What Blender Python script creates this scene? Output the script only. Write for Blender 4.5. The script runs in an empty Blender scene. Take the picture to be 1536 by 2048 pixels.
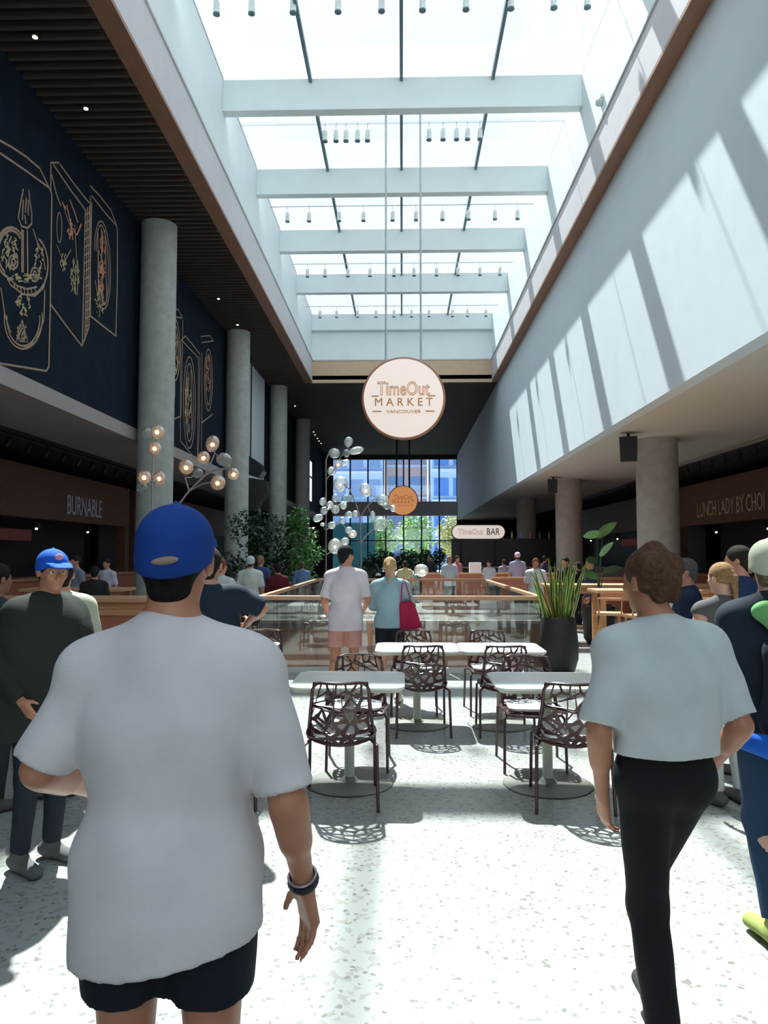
import bpy, math, random
import numpy as np
from mathutils import Vector, Matrix
random.seed(7); np.random.seed(7)
sc = bpy.context.scene
COL = sc.collection
PI = math.pi

# ---------------------------------------------------------------- camera
F, CX, CY, CAMZ = 1450.0, 768.0, 1024.0, 1.65
VPX, HZY = 804.0, 1107.0
PITCH = math.atan((HZY-CY)/F)
YAW = math.atan((VPX-CX)/F*math.cos(PITCH))          # turned to the left
cam = bpy.data.cameras.new('camera'); camo = bpy.data.objects.new('camera', cam); COL.objects.link(camo)
camo.location = (0, 0, CAMZ)
camo.rotation_euler = (PI/2+PITCH, 0, YAW)
cam.sensor_fit = 'VERTICAL'; cam.sensor_height = 24.0; cam.lens = 24.0*F/2048
cam.clip_end = 400; cam.clip_start = .05
sc.camera = camo
CR = camo.rotation_euler.to_matrix()
def ray(px, py): return CR @ Vector(((px-CX)/F, -(py-CY)/F, -1))
def pY(px, py, Y): d = ray(px, py); t = Y/d.y; return Vector((d.x*t, Y, CAMZ+d.z*t))
def pX(px, py, X): d = ray(px, py); t = X/d.x; return Vector((X, d.y*t, CAMZ+d.z*t))
def pZ(px, py, Z): d = ray(px, py); t = (Z-CAMZ)/d.z; return Vector((d.x*t, d.y*t, Z))

# ---------------------------------------------------------------- light
w = bpy.data.worlds.new('sky'); sc.world = w; w.use_nodes = True
nt = w.node_tree; bg = nt.nodes['Background']
sky = nt.nodes.new('ShaderNodeTexSky'); sky.sky_type = 'NISHITA'; sky.sun_disc = False
SUND = Vector((.150, -.585, -1)).normalized()
sky.sun_elevation = math.asin(-SUND.z); sky.sun_rotation = math.atan2(-SUND.x, -SUND.y)
sky.air_density = 1.0; sky.dust_density = 1.6; sky.ozone_density = 1.0
nt.links.new(sky.outputs[0], bg.inputs['Color']); bg.inputs['Strength'].default_value = .25
sl = bpy.data.lights.new('sun', 'SUN'); sl.energy = 17.0; sl.angle = math.radians(.9); sl.color = (1.0, .97, .92)
so = bpy.data.objects.new('sun', sl); COL.objects.link(so); so.location = (-4, 12, 30)
so.rotation_euler = SUND.to_track_quat('-Z', 'Y').to_euler()
sc.view_settings.view_transform = 'Standard'; sc.view_settings.look = 'None'
sc.view_settings.gamma = 1; sc.view_settings.use_curve_mapping = False
sc.view_settings.exposure = 0.22
cy = sc.cycles
cy.use_denoising = True; cy.max_bounces = 10; cy.diffuse_bounces = 5; cy.glossy_bounces = 4
cy.transparent_max_bounces = 24; cy.transmission_bounces = 6; cy.sample_clamp_indirect = 8; cy.caustics_reflective = False; cy.caustics_refractive = False

# ---------------------------------------------------------------- materials
def new_mat(name):
    m = bpy.data.materials.new(name); m.use_nodes = True
    return m, m.node_tree, m.node_tree.nodes['Principled BSDF']
def c4(c): return (c[0], c[1], c[2], 1)
def mat(name, col, rough=.6, metal=0, var=.12, scale=9, bump=.0, spec=.5, bscale=60):
    """solid finish with a little procedural tone variation and surface grain"""
    m, t, b = new_mat(name)
    tc = t.nodes.new('ShaderNodeTexCoord'); n = t.nodes.new('ShaderNodeTexNoise'); n.inputs['Scale'].default_value = scale; n.inputs['Detail'].default_value = 4
    t.links.new(tc.outputs['Object'], n.inputs['Vector'])
    r = t.nodes.new('ShaderNodeValToRGB'); r.color_ramp.elements[0].position = .3; r.color_ramp.elements[1].position = .7
    r.color_ramp.elements[0].color = c4([x*(1-var) for x in col]); r.color_ramp.elements[1].color = c4([min(1, x*(1+var)) for x in col])
    t.links.new(n.outputs['Fac'], r.inputs['Fac']); t.links.new(r.outputs['Color'], b.inputs['Base Color'])
    b.inputs['Roughness'].default_value = rough; b.inputs['Metallic'].default_value = metal; b.inputs['Specular IOR Level'].default_value = spec
    if bump:
        n2 = t.nodes.new('ShaderNodeTexNoise'); n2.inputs['Scale'].default_value = bscale; t.links.new(tc.outputs['Object'], n2.inputs['Vector'])
        bp = t.nodes.new('ShaderNodeBump'); bp.inputs['Strength'].default_value = bump; bp.inputs['Distance'].default_value = .01
        t.links.new(n2.outputs['Fac'], bp.inputs['Height']); t.links.new(bp.outputs['Normal'], b.inputs['Normal'])
    return m
def wood(name, c1, c2, rough=.45, sc_=(1, 12, 12), plank=None):
    m, t, b = new_mat(name)
    tc = t.nodes.new('ShaderNodeTexCoord'); mp = t.nodes.new('ShaderNodeMapping'); mp.inputs['Scale'].default_value = sc_
    n = t.nodes.new('ShaderNodeTexNoise'); n.inputs['Scale'].default_value = 2.5; n.inputs['Detail'].default_value = 6; n.inputs['Distortion'].default_value = .6
    t.links.new(tc.outputs['Object'], mp.inputs['Vector']); t.links.new(mp.outputs['Vector'], n.inputs['Vector'])
    r = t.nodes.new('ShaderNodeValToRGB'); r.color_ramp.elements[0].color = c4(c1); r.color_ramp.elements[1].color = c4(c2)
    r.color_ramp.elements[0].position = .3; r.color_ramp.elements[1].position = .7
    t.links.new(n.outputs['Fac'], r.inputs['Fac']); t.links.new(r.outputs['Color'], b.inputs['Base Color'])
    b.inputs['Roughness'].default_value = rough
    return m
def emis(name, col, s):
    m = bpy.data.materials.new(name); m.use_nodes = True; t = m.node_tree; t.nodes.clear()
    e = t.nodes.new('ShaderNodeEmission'); e.inputs['Color'].default_value = c4(col); e.inputs['Strength'].default_value = s
    o = t.nodes.new('ShaderNodeOutputMaterial'); t.links.new(e.outputs[0], o.inputs[0]); return m
def thin_glass(name, tint=(.93, .97, .97), gloss=.1, rough=.02, milky=0.0, milk=(.9, .97, 1)):
    m = bpy.data.materials.new(name); m.use_nodes = True; t = m.node_tree; t.nodes.clear()
    tr = t.nodes.new('ShaderNodeBsdfTransparent'); tr.inputs['Color'].default_value = c4(tint)
    gl = t.nodes.new('ShaderNodeBsdfGlossy'); gl.inputs['Roughness'].default_value = rough
    fr = t.nodes.new('ShaderNodeFresnel'); fr.inputs['IOR'].default_value = 1.45
    mu = t.nodes.new('ShaderNodeMath'); mu.operation = 'MULTIPLY_ADD'; mu.inputs[1].default_value = .9; mu.inputs[2].default_value = gloss*.3; mu.use_clamp = True
    t.links.new(fr.outputs[0], mu.inputs[0])
    mx = t.nodes.new('ShaderNodeMixShader'); t.links.new(mu.outputs[0], mx.inputs[0]); t.links.new(tr.outputs[0], mx.inputs[1]); t.links.new(gl.outputs[0], mx.inputs[2])
    out = mx
    if milky:
        tl = t.nodes.new('ShaderNodeBsdfTranslucent'); tl.inputs['Color'].default_value = c4(milk)
        m2 = t.nodes.new('ShaderNodeMixShader'); m2.inputs[0].default_value = milky
        t.links.new(mx.outputs[0], m2.inputs[1]); t.links.new(tl.outputs[0], m2.inputs[2]); out = m2
    o = t.nodes.new('ShaderNodeOutputMaterial'); t.links.new(out.outputs[0], o.inputs[0]); return m
def terrazzo():
    m, t, b = new_mat('terrazzo')
    tc = t.nodes.new('ShaderNodeTexCoord')
    def vor(scale, lo, hi, pos):
        v = t.nodes.new('ShaderNodeTexVoronoi'); v.inputs['Scale'].default_value = scale; t.links.new(tc.outputs['Object'], v.inputs['Vector'])
        r = t.nodes.new('ShaderNodeValToRGB'); r.color_ramp.interpolation = 'CONSTANT'
        r.color_ramp.elements[0].color = c4(lo); r.color_ramp.elements[1].color = c4(hi); r.color_ramp.elements[1].position = pos
        s = t.nodes.new('ShaderNodeSeparateColor'); t.links.new(v.outputs['Color'], s.inputs[0]); t.links.new(s.outputs[0], r.inputs['Fac']); return r, v
    base, _ = vor(38, (.285, .28, .26), (.335, .35, .335), .25)
    dark, v2 = vor(60, (.45, .44, .42), (1, 1, 1), .05)
    mx = t.nodes.new('ShaderNodeMix'); mx.data_type = 'RGBA'; mx.blend_type = 'MULTIPLY'; mx.inputs[0].default_value = .75
    t.links.new(base.outputs[0], mx.inputs[6]); t.links.new(dark.outputs[0], mx.inputs[7])
    n = t.nodes.new('ShaderNodeTexNoise'); n.inputs['Scale'].default_value = .8; t.links.new(tc.outputs['Object'], n.inputs['Vector'])
    r = t.nodes.new('ShaderNodeValToRGB'); r.color_ramp.elements[0].color = (.9, .9, .9, 1); r.color_ramp.elements[1].color = (1, 1, 1, 1)
    t.links.new(n.outputs['Fac'], r.inputs['Fac'])
    m2 = t.nodes.new('ShaderNodeMix'); m2.data_type = 'RGBA'; m2.blend_type = 'MULTIPLY'; m2.inputs[0].default_value = 1
    t.links.new(mx.outputs[2], m2.inputs[6]); t.links.new(r.outputs[0], m2.inputs[7]); t.links.new(m2.outputs[2], b.inputs['Base Color'])
    b.inputs['Roughness'].default_value = .24; b.inputs['Specular IOR Level'].default_value = .45
    return m
M = {}
M['floor'] = terrazzo()
M['white_wall'] = mat('white_plaster', (.72, .81, .88), .7, var=.02, scale=2)
M['well'] = mat('skylight_well_paint', (.78, .85, .87), .65, var=.02, scale=2)
M['beam'] = mat('beam_paint', (.76, .84, .85), .6, var=.02, scale=2)
M['tan'] = wood('tan_fascia', (.52, .36, .24), (.60, .42, .29), .5, (1, 1, 4))
M['grey_fascia'] = mat('grey_fascia', (.60, .58, .61), .6, var=.04, scale=3)
M['brown_trim'] = wood('brown_trim', (.23, .115, .07), (.30, .155, .10), .5, (4, 1, 4))
M['slat'] = wood('dark_slats', (.040, .033, .027), (.062, .050, .038), .6)
M['black_ceiling'] = mat('black_ceiling', (.008, .010, .013), .9, spec=.15)
M['navy'] = mat('navy_wall', (.007, .014, .026), .9, var=.25, scale=3, spec=.15)
M['mural_line'] = mat('mural_line_paint', (.36, .25, .18), .7)
M['mural_orange'] = mat('mural_orange_paint', (.62, .25, .12), .7)
M['mural_yellow'] = mat('mural_yellow_paint', (.42, .36, .20), .7)
M['concrete'] = mat('concrete', (.40, .42, .40), .8, var=.12, scale=5, bump=.15, bscale=30)
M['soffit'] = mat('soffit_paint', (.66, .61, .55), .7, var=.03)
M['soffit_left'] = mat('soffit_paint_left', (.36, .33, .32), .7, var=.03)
M['dark'] = mat('dark_paint', (.016, .017, .02), .6)
M['black'] = mat('black_plastic', (.012, .012, .014), .45)
M['brick_wood'] = wood('stall_cladding', (.10, .045, .03), (.16, .07, .045), .6, (1, 1, 14))
M['wood'] = wood('oak_wood', (.42, .20, .09), (.56, .29, .14), .4)
M['wood_red'] = wood('red_brown_wood', (.34, .10, .055), (.42, .14, .08), .5)
M['rail'] = wood('rail_wood', (.50, .27, .15), (.62, .36, .21), .35)
M['void'] = wood('void_panel', (.36, .23, .16), (.48, .32, .23), .5, (6, 6, 1))
M['slab_edge'] = mat('slab_edge', (.70, .72, .69), .4, var=.03)
M['guard_glass'] = thin_glass('balustrade_glass', (.95, .975, .965), .3)
M['sky_glass'] = thin_glass('skylight_glass', (.92, .97, .98), .1, milky=.065)
M['win_glass'] = thin_glass('window_glass', (.86, .92, .97), .1)
M['bar_steel'] = mat('glazing_bar_steel', (.10, .17, .20), .5)
M['rod'] = mat('rod_paint', (.50, .56, .58), .5)
M['steel_white'] = mat('white_fitting', (.65, .68, .68), .4)
M['table_top'] = mat('white_table_top', (.72, .74, .70), .22, var=.04)
M['table_edge'] = mat('table_edge', (.52, .52, .43), .5)
M['base'] = mat('table_base_plate', (.17, .175, .155), .45, var=.05)
M['table_leg'] = mat('table_pedestal', (.50, .52, .44), .45, var=.05)
M['chair'] = mat('maroon_metal', (.05, .018, .018), .35, var=.1, spec=.6)
M['pad'] = mat('white_seat_pad', (.62, .62, .62), .6)
M['pot'] = mat('black_pot', (.018, .019, .02), .6, bump=.2)
M['soil'] = mat('potting_soil', (.05, .035, .025), .9)
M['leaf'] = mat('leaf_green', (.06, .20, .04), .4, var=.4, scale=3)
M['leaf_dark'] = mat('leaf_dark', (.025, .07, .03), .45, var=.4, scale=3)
M['leaf_pale'] = mat('leaf_pale', (.20, .42, .20), .3, var=.3, scale=3)
M['leaf_yellow'] = mat('leaf_yellow_edge', (.62, .60, .12), .45)
M['lamp_glass'] = None
M['bulb'] = emis('warm_bulb', (1, .45, .18), 7)
M['downlight'] = emis('downlight_lens', (1, .75, .45), 14)
M['lamp_metal'] = mat('lamp_tree_metal', (.35, .33, .36), .4, metal=.6)
M['screen'] = emis('lit_panel', (.55, .62, .85), .16)
M['text_grey'] = mat('pale_lettering', (.50, .48, .62), .5)
M['text_tan'] = mat('tan_lettering', (.52, .36, .24), .5)
M['text_pink'] = emis('pink_menu_text', (.9, .3, .3), .035)
def skinm(n, c): return mat(n, c, .5, var=.08, scale=14, bump=.05)
M['skin'] = skinm('skin_warm', (.50, .235, .155)); M['skin_tan'] = skinm('skin_tan', (.46, .20, .12)); M['skin_light'] = skinm('skin_light', (.58, .32, .23)); M['skin_dark'] = skinm('skin_brown', (.28, .12, .07))
_cl = {}
def cloth(c, rough=.85):
    k = tuple(c)
    if k not in _cl: _cl[k] = mat('fabric_%d' % len(_cl), c, rough, var=.08, scale=6, bump=.10, spec=.2, bscale=260)
    return _cl[k]
def glass_lamp():
    m = bpy.data.materials.new('bubble_glass'); m.use_nodes = True; t = m.node_tree; t.nodes.clear()
    tr = t.nodes.new('ShaderNodeBsdfTransparent'); tr.inputs[0].default_value = (.80, .84, .84, 1)
    gl = t.nodes.new('ShaderNodeBsdfGlossy'); gl.inputs['Roughness'].default_value = .12
    df = t.nodes.new('ShaderNodeBsdfTranslucent'); df.inputs[0].default_value = (.75, .8, .78, 1)
    d2 = t.nodes.new('ShaderNodeBsdfDiffuse'); d2.inputs[0].default_value = (.75, .8, .78, 1)
    a0 = t.nodes.new('ShaderNodeMixShader'); a0.inputs[0].default_value = .5; t.links.new(df.outputs[0], a0.inputs[1]); t.links.new(d2.outputs[0], a0.inputs[2])
    lw = t.nodes.new('ShaderNodeLayerWeight'); lw.inputs['Blend'].default_value = .35
    tc = t.nodes.new('ShaderNodeTexCoord'); n = t.nodes.new('ShaderNodeTexNoise'); n.inputs['Scale'].default_value = 14; n.inputs['Detail'].default_value = 3; t.links.new(tc.outputs['Object'], n.inputs['Vector'])
    bp = t.nodes.new('ShaderNodeBump'); bp.inputs['Strength'].default_value = .9; bp.inputs['Distance'].default_value = .05; t.links.new(n.outputs['Fac'], bp.inputs['Height'])
    t.links.new(bp.outputs[0], gl.inputs['Normal']); t.links.new(bp.outputs[0], lw.inputs['Normal'])
    a = t.nodes.new('ShaderNodeMixShader'); a.inputs[0].default_value = .30; t.links.new(tr.outputs[0], a.inputs[1]); t.links.new(a0.outputs[0], a.inputs[2])
    b = t.nodes.new('ShaderNodeMixShader'); t.links.new(lw.outputs['Facing'], b.inputs[0]); t.links.new(a.outputs[0], b.inputs[1]); t.links.new(gl.outputs[0], b.inputs[2])
    o = t.nodes.new('ShaderNodeOutputMaterial'); t.links.new(b.outputs[0], o.inputs[0]); return m
M['lamp_glass'] = glass_lamp()

# ---------------------------------------------------------------- mesh helpers
class MB:
    def __init__(s): s.v = []; s.f = []
    def add(s, v, f):
        o = len(s.v); s.v += [tuple(x) for x in v]; s.f += [tuple(i+o for i in q) for q in f]; return s
    def box(s, x0, x1, y0, y1, z0, z1):
        return s.add([(x0,y0,z0),(x1,y0,z0),(x1,y1,z0),(x0,y1,z0),(x0,y0,z1),(x1,y0,z1),(x1,y1,z1),(x0,y1,z1)],
                     [(3,2,1,0),(4,5,6,7),(0,1,5,4),(1,2,6,5),(2,3,7,6),(3,0,4,7)])
    def tube(s, pts, r, n=8, closed=False, sq=1.0):
        pts = [Vector(p) for p in pts]; N = len(pts); rr = r if isinstance(r, (list, tuple)) else [r]*N
        vs = []; up = Vector((0, 0, 1)); prev = None
        for i, p in enumerate(pts):
            if closed: d = pts[(i+1) % N]-pts[i-1]
            else: d = pts[min(i+1, N-1)]-pts[max(i-1, 0)]
            d = d.normalized() if d.length > 1e-9 else Vector((0, 0, 1))
            if prev is None:
                a = d.cross(up if abs(d.z) < .95 else Vector((1, 0, 0))).normalized()
            else: a = (prev-d*prev.dot(d)).normalized()
            prev = a; b = d.cross(a)
            for k in range(n):
                t = 2*PI*k/n; vs.append(p+a*(math.cos(t)*rr[i])+b*(math.sin(t)*rr[i]*sq))
        fs = []
        for i in range(N if closed else N-1):
            for k in range(n):
                j = (i+1) % N; fs.append((i*n+k, i*n+(k+1) % n, j*n+(k+1) % n, j*n+k))
        if not closed: fs += [tuple(range(n-1, -1, -1)), tuple((N-1)*n+k for k in range(n))]
        return s.add(vs, fs)
    def lathe(s, prof, n=24, c=(0, 0, 0)):
        vs = [(c[0]+r*math.cos(2*PI*k/n), c[1]+r*math.sin(2*PI*k/n), c[2]+z) for r, z in prof for k in range(n)]
        fs = [(i*n+k, i*n+(k+1) % n, (i+1)*n+(k+1) % n, (i+1)*n+k) for i in range(len(prof)-1) for k in range(n)]
        fs += [tuple(range(n-1, -1, -1)), tuple((len(prof)-1)*n+k for k in range(n))]
        return s.add(vs, fs)
    def ell(s, c, r, n=12, m=8, R=None, wob=0):
        vs = []
        ph = random.random()*9
        for i in range(m+1):
            t = PI*i/m
            for k in range(n):
                u = 2*PI*k/n; q = 1+wob*math.sin(3*u+ph)*math.sin(t)+wob*math.cos(2*t+ph)
                p = Vector((r[0]*math.sin(t)*math.cos(u)*q, r[1]*math.sin(t)*math.sin(u)*q, r[2]*math.cos(t)*q))
                if R: p = R @ p
                vs.append(p+Vector(c))
        return s.add(vs, [(i*n+k, (i+1)*n+k, (i+1)*n+(k+1) % n, i*n+(k+1) % n) for i in range(m) for k in range(n)])
    def prism(s, poly, z0, z1):
        n = len(poly); vs = [(x, y, z0) for x, y in poly]+[(x, y, z1) for x, y in poly]
        return s.add(vs, [tuple(range(n-1, -1, -1)), tuple(range(n, 2*n))]+[(i, (i+1) % n, n+(i+1) % n, n+i) for i in range(n)])
    def build(s, name, m, parent=None, loc=(0, 0, 0), smooth=False, bevel=0):
        me = bpy.data.meshes.new(name); me.from_pydata(s.v, [], s.f); me.update()
        if smooth: me.polygons.foreach_set('use_smooth', [True]*len(me.polygons)); me.set_sharp_from_angle(angle=.7)
        me.materials.append(m)
        o = bpy.data.objects.new(name, me); COL.objects.link(o); o.location = loc
        if parent: o.parent = parent
        if bevel:
            b = o.modifiers.new('b', 'BEVEL'); b.width = bevel; b.segments = 2; b.limit_method = 'ANGLE'
        return o
def tag(o, label=None, cat=None, group=None, kind=None):
    if label: o['label'] = label
    if cat: o['category'] = cat
    if group: o['group'] = group
    if kind: o['kind'] = kind
    return o
def thing(name, label, cat, loc=(0, 0, 0), rz=0, group=None):
    o = bpy.data.objects.new(name, None); COL.objects.link(o); o.location = loc; o.rotation_euler = (0, 0, rz); o.empty_display_size = .1
    return tag(o, label, cat, group)
def copy_tree(o, parent=None):
    c = o.copy(); COL.objects.link(c)
    if parent: c.parent = parent
    for ch in o.children: copy_tree(ch, c)
    return c
def struct(o): return tag(o, kind='structure')
def text(name, s, size, m, parent, loc, rot, ext=.004, xs=1.0, outline=0):
    cu = bpy.data.curves.new(name, 'FONT'); cu.body = s; cu.size = size; cu.extrude = ext; cu.align_x = 'CENTER'; cu.align_y = 'CENTER'; cu.resolution_u = 3
    if outline: cu.fill_mode = 'NONE'; cu.bevel_depth = outline; cu.bevel_resolution = 1; cu.extrude = 0
    t = bpy.data.objects.new(name, cu); COL.objects.link(t)
    dg = bpy.context.evaluated_depsgraph_get(); me = bpy.data.meshes.new_from_object(t.evaluated_get(dg)); bpy.data.objects.remove(t)
    me.materials.clear(); me.materials.append(m)
    o = bpy.data.objects.new(name, me); COL.objects.link(o); o.parent = parent; o.location = loc; o.rotation_euler = rot; o.scale = (xs, 1, 1)
    return o

# ---------------------------------------------------------------- the hall (metres; X right, Y away, Z up)
ZC, ZL, ZG = 9.25, 10.22, 12.25       # ceiling, top of opening lip, skylight glass
XO, YN, YF = 3.98, 7.3, 31.8          # skylight opening half width, near and far edge
XW, XWL, ZS, YE = 4.27, -6.05, 4.24, 56.0
VX0, VX1, VY0, VY1 = -2.0, 1.93, 10.2, 17.2
fl = MB()
for x0, x1, y0, y1 in ((-11, 12, -14, VY0), (-11, VX0, VY0, VY1), (VX1, 12, VY0, VY1), (-11, 12, VY1, YE)): fl.box(x0, x1, y0, y1, -.12, 0)
struct(fl.build('floor', M['floor']))
struct(MB().box(VX0-.5, VX1+.5, VY0-.5, VY1+.5, -5.2, -5.0).build('floor_lower_level', M['void']))
vb = MB(); e = .06
vb.box(VX0-e, VX0, VY0, VY1, -5, -.12).box(VX1, VX1+e, VY0, VY1, -5, -.12).box(VX0-e, VX1+e, VY1, VY1+e, -5, -.12).box(VX0-e, VX1+e, VY0-e, VY0, -5, -.12)
for i in range(7): x = VX0+.5+i*.5; vb.box(x-.012, x+.012, VY1-.012, VY1, -4.9, -.3)
for i in range(7): y = VY0+.7+i; vb.box(VX0, VX0+.012, y-.012, y+.012, -4.9, -.3); vb.box(VX1-.012, VX1, y-.012, y+.012, -4.9, -.3)
struct(vb.build('wall_void_lining', M['void']))
# slatted ceiling left of the opening, dark ceiling beyond
struct(MB().box(XWL-.2, -XO-.33, -14, YE, ZC+.12, ZC+.3).box(-XO-.33, XW+.3, YF, YE, ZC+.12, ZC+.3).box(-XO-.33, XW+.3, 5.4, YN, ZC, ZC+.3).build('ceiling', M['black_ceiling']))  # last box: unseen cross strip, added to keep sun off the foreground people
s_ = MB(); y = 8.0
while y < YE: s_.box(XWL, -XO-.33, y, y+.07, ZC, ZC+.12); y += .215
y = YF+.3
while y < YE: s_.box(-XO-.33, XW, y, y+.07, ZC, ZC+.12); y += .215
struct(s_.build('ceiling_slats', M['slat']))
# opening lip
struct(MB().box(-XO-.33, -XO, YN, YF+.05, ZC-.02, ZC+.05).box(XO, XW, YN, YF+.05, ZC-.02, ZC+.05).build('trim_1', M['brown_trim']))
struct(MB().box(-XO-.12, -XO, YN, YF, ZC+.05, ZL).box(XO, XO+.12, YN, YF, ZC+.05, ZL).build('trim_2', M['grey_fascia']))
struct(MB().box(-XO-.12, XO+.12, YF, YF+.12, ZC-.02, ZL).box(-XO-.12, XO+.12, YN-.12, YN, ZC-.02, ZL).build('trim_3', M['tan']))
struct(MB().box(-XO-.14, -XO+.03, YN, YF, ZL, ZL+.05).box(XO-.03, XO+.14, YN, YF, ZL, ZL+.05).box(-XO, XO, YF-.03, YF+.14, ZL, ZL+.05).build('trim_4', M['rod']))
we = MB(); XQ = XO+.02
we.box(-XQ-.15, -XQ, YN, YF, ZL+.05, ZG+.1).box(XQ, XQ+.15, YN, YF, ZL+.05, ZG+.1).box(-XQ-.15, XQ+.15, YF, YF+.15, ZL+.05, ZG+.1).box(-XQ-.15, XQ+.15, YN-.15, YN, ZL+.05, ZG+.1)
struct(we.build('wall_skylight_well', M['well']))
sk = thing('window_1', None, None); struct(sk)
beamY = [11.8, 15.58, 19.36, 23.14, 26.92, 31.52]
edges = [YN]+[b for b in beamY]+[YF]
for i in range(len(edges)-1):
    MB().box(-XQ, XQ, edges[i]+(.12 if i else 0), edges[i+1]+.12, ZG+.02, ZG+.035).build('glass_pane', M['sky_glass'], sk)
for x in (-2.03, 0, 2.03):
    MB().box(x-.035, x+.035, YN, YF, ZG-.10, ZG+.02).build('glazing_bar', M['bar_steel'], sk)
bl = ['nearest white skylight beam crossing high above the tables', 'second white skylight beam, the round market sign hanging from it', 'third white skylight beam from the front', 'fourth white skylight beam with a row of small spotlights before it', 'fifth white skylight beam, one before the farthest', 'farthest white skylight beam close to the end wall of the well']
for i, y in enumerate(beamY):
    o = MB().box(-XQ, XQ, y, y+.25, ZG-.72, ZG).build('roof_beam', M['beam'], bevel=.01); tag(o, bl[i], 'beam', 'white beams under the skylight')
# added, unseen skylight bay behind the viewer, to light the foreground people's backs
struct(MB().box(-XO-.33, -XO, -12, 5.4, ZC-.02, ZC+.05).box(XO, XW, -12, 5.4, ZC-.02, ZC+.05).build('trim_added_rear', M['brown_trim']))
struct(MB().box(-XQ-.15, -XQ, -12, 5.4, ZC+.05, ZG+.1).box(XQ, XQ+.15, -12, 5.4, ZC+.05, ZG+.1).box(-XQ, XQ, 5.3, 5.4, ZC, ZG).box(-XQ, XQ, -12.1, -12, ZC, ZG).build('wall_added_rear_well', M['well']))
w2 = thing('window_added_rear', None, None); struct(w2)
MB().box(-XQ, XQ, -12, 5.4, ZG+.02, ZG+.035).build('glass_pane', M['sky_glass'], w2)
for y in (-8, -4, 0, 4): MB().box(-XQ, XQ, y, y+.25, ZG-.72, ZG).build('beam', M['beam'], w2)
# side walls
struct(MB().box(XW, XW+.25, -14, YE, ZS, ZG).build('wall_right', M['white_wall']))
struct(MB().box(XWL-.25, XWL, -14, 25.2, ZS, ZC+.2).box(XWL-.25, XWL, 31.5, YE, ZS, ZC+.2).build('wall_left', M['navy']))
struct(MB().box(XWL-.25, XWL, 25.2, 31.5, ZS, ZC+.2).build('wall_left_pale_panel', M['white_wall']))
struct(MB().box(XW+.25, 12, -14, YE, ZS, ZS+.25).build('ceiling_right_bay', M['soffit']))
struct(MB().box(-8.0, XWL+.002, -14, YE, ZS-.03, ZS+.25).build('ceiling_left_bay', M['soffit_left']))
struct(MB().box(-11, -8.0, -14, YE, ZS-.1, ZS+.25).build('ceiling_stalls_left', M['dark']))
struct(MB().box(8.4, 12, -14, YE, ZS-.12, ZS).build('ceiling_stalls_right', M['dark']))
struct(MB().box(-11.2, -11, -14, YE, 0, ZS+.2).build('wall_stalls_left', M['dark']))
struct(MB().box(12, 12.2, -14, YE, 0, ZS+.2).build('wall_stalls_right', M['dark']))
struct(MB().box(-11.2, 12.2, -14.2, -14, 0, ZG).build('wall_back', M['white_wall']))
# far wall with window
b = MB(); ZT = 9.1
b.box(-11.2, -5.4, YE, YE+.3, 0, ZC+.3).box(XW, 12.2, YE, YE+.3, 0, ZC+.3).box(-5.4, XW, YE, YE+.3, ZT-.15, ZC+.3)
struct(b.build('wall_far', M['dark']))
struct(MB().box(-5.4, XW, YE-.25, YE+.3, 4.55, 5.65).build('trim_6', mat('far_spandrel', (.62, .58, .64), .6)))
wf = thing('window_3', None, None); struct(wf)
MB().box(-5.4, XW, YE+.1, YE+.12, 0, 4.55).build('glass_pane', M['win_glass'], wf); MB().box(-5.4, XW, YE+.1, YE+.12, 5.65, ZT-.15).build('glass_pane', M['win_glass'], wf)
for i in range(8):
    x = -5.4+i*1.382
    MB().box(x-.05, x+.05, YE-.02, YE+.2, 0, 4.55).build('mullion', M['dark'], wf); MB().box(x-.05, x+.05, YE-.02, YE+.2, 5.65, ZT-.15).build('mullion', M['dark'], wf)
MB().box(-5.4, XW, YE-.02, YE+.2, 2.6, 2.68).build('transom', M['dark'], wf)
# narrow slit window high in the left wall
ws = thing('window_4', None, None); struct(ws)
pa, pb = pX(614, 915, XWL+.03), pX(624, 915, XWL+.03); zt = pa.z; zb = pX(618, 1000, XWL+.03).z
MB().box(XWL-.02, XWL+.03, pa.y, pb.y, zb, zt).build('glass_pane', emis('slit_daylight', (.85, .93, 1), .95), ws)  # pane glows by emission in place of daylight; wall behind is solid
MB().box(XWL-.02, XWL+.05, pa.y-.1, pb.y+.1, zt-1.12, zt-1.0).build('transom', M['dark'], ws)

# ---------------------------------------------------------------- columns
M['concrete_warm'] = mat('concrete_warm', (.44, .40, .36), .8, var=.12, scale=5, bump=.15, bscale=30)
def column(x, y, z1, r, label, grp):
    t = thing('column', label, 'column', (x, y, 0), 0, grp)
    MB().lathe([(r, 0), (r, z1)], 40).build('shaft', M['concrete_warm' if x > 0 else 'concrete'], t, smooth=True)
    b = MB()
    for z in (z1*.28, z1*.62): b.lathe([(r+.001, z), (r+.004, z+.006), (r+.001, z+.012)], 40)
    b.build('joint_band', M['concrete'], t, smooth=True)
cl = ['nearest tall grey concrete column on the left, between the two murals', 'second tall grey concrete column on the left, past the second mural', 'third tall grey concrete column on the left, behind dark foliage', 'fourth tall concrete column on the left, deep in shade']
for i, l in enumerate(cl): column(-5.62, 16.3+i*8.15, ZC+.0, .40, l, 'tall columns on the left')
cr = ['nearest round concrete column on the right, a loudspeaker at its top', 'second round concrete column on the right, smaller, beside green leaf', 'farthest round concrete column on the right, in deep shade']
for i, l in enumerate(cr): column(5.78+.06*i, 16.5+i*9.0, ZS, .455, l, 'round columns on the right')

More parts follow.
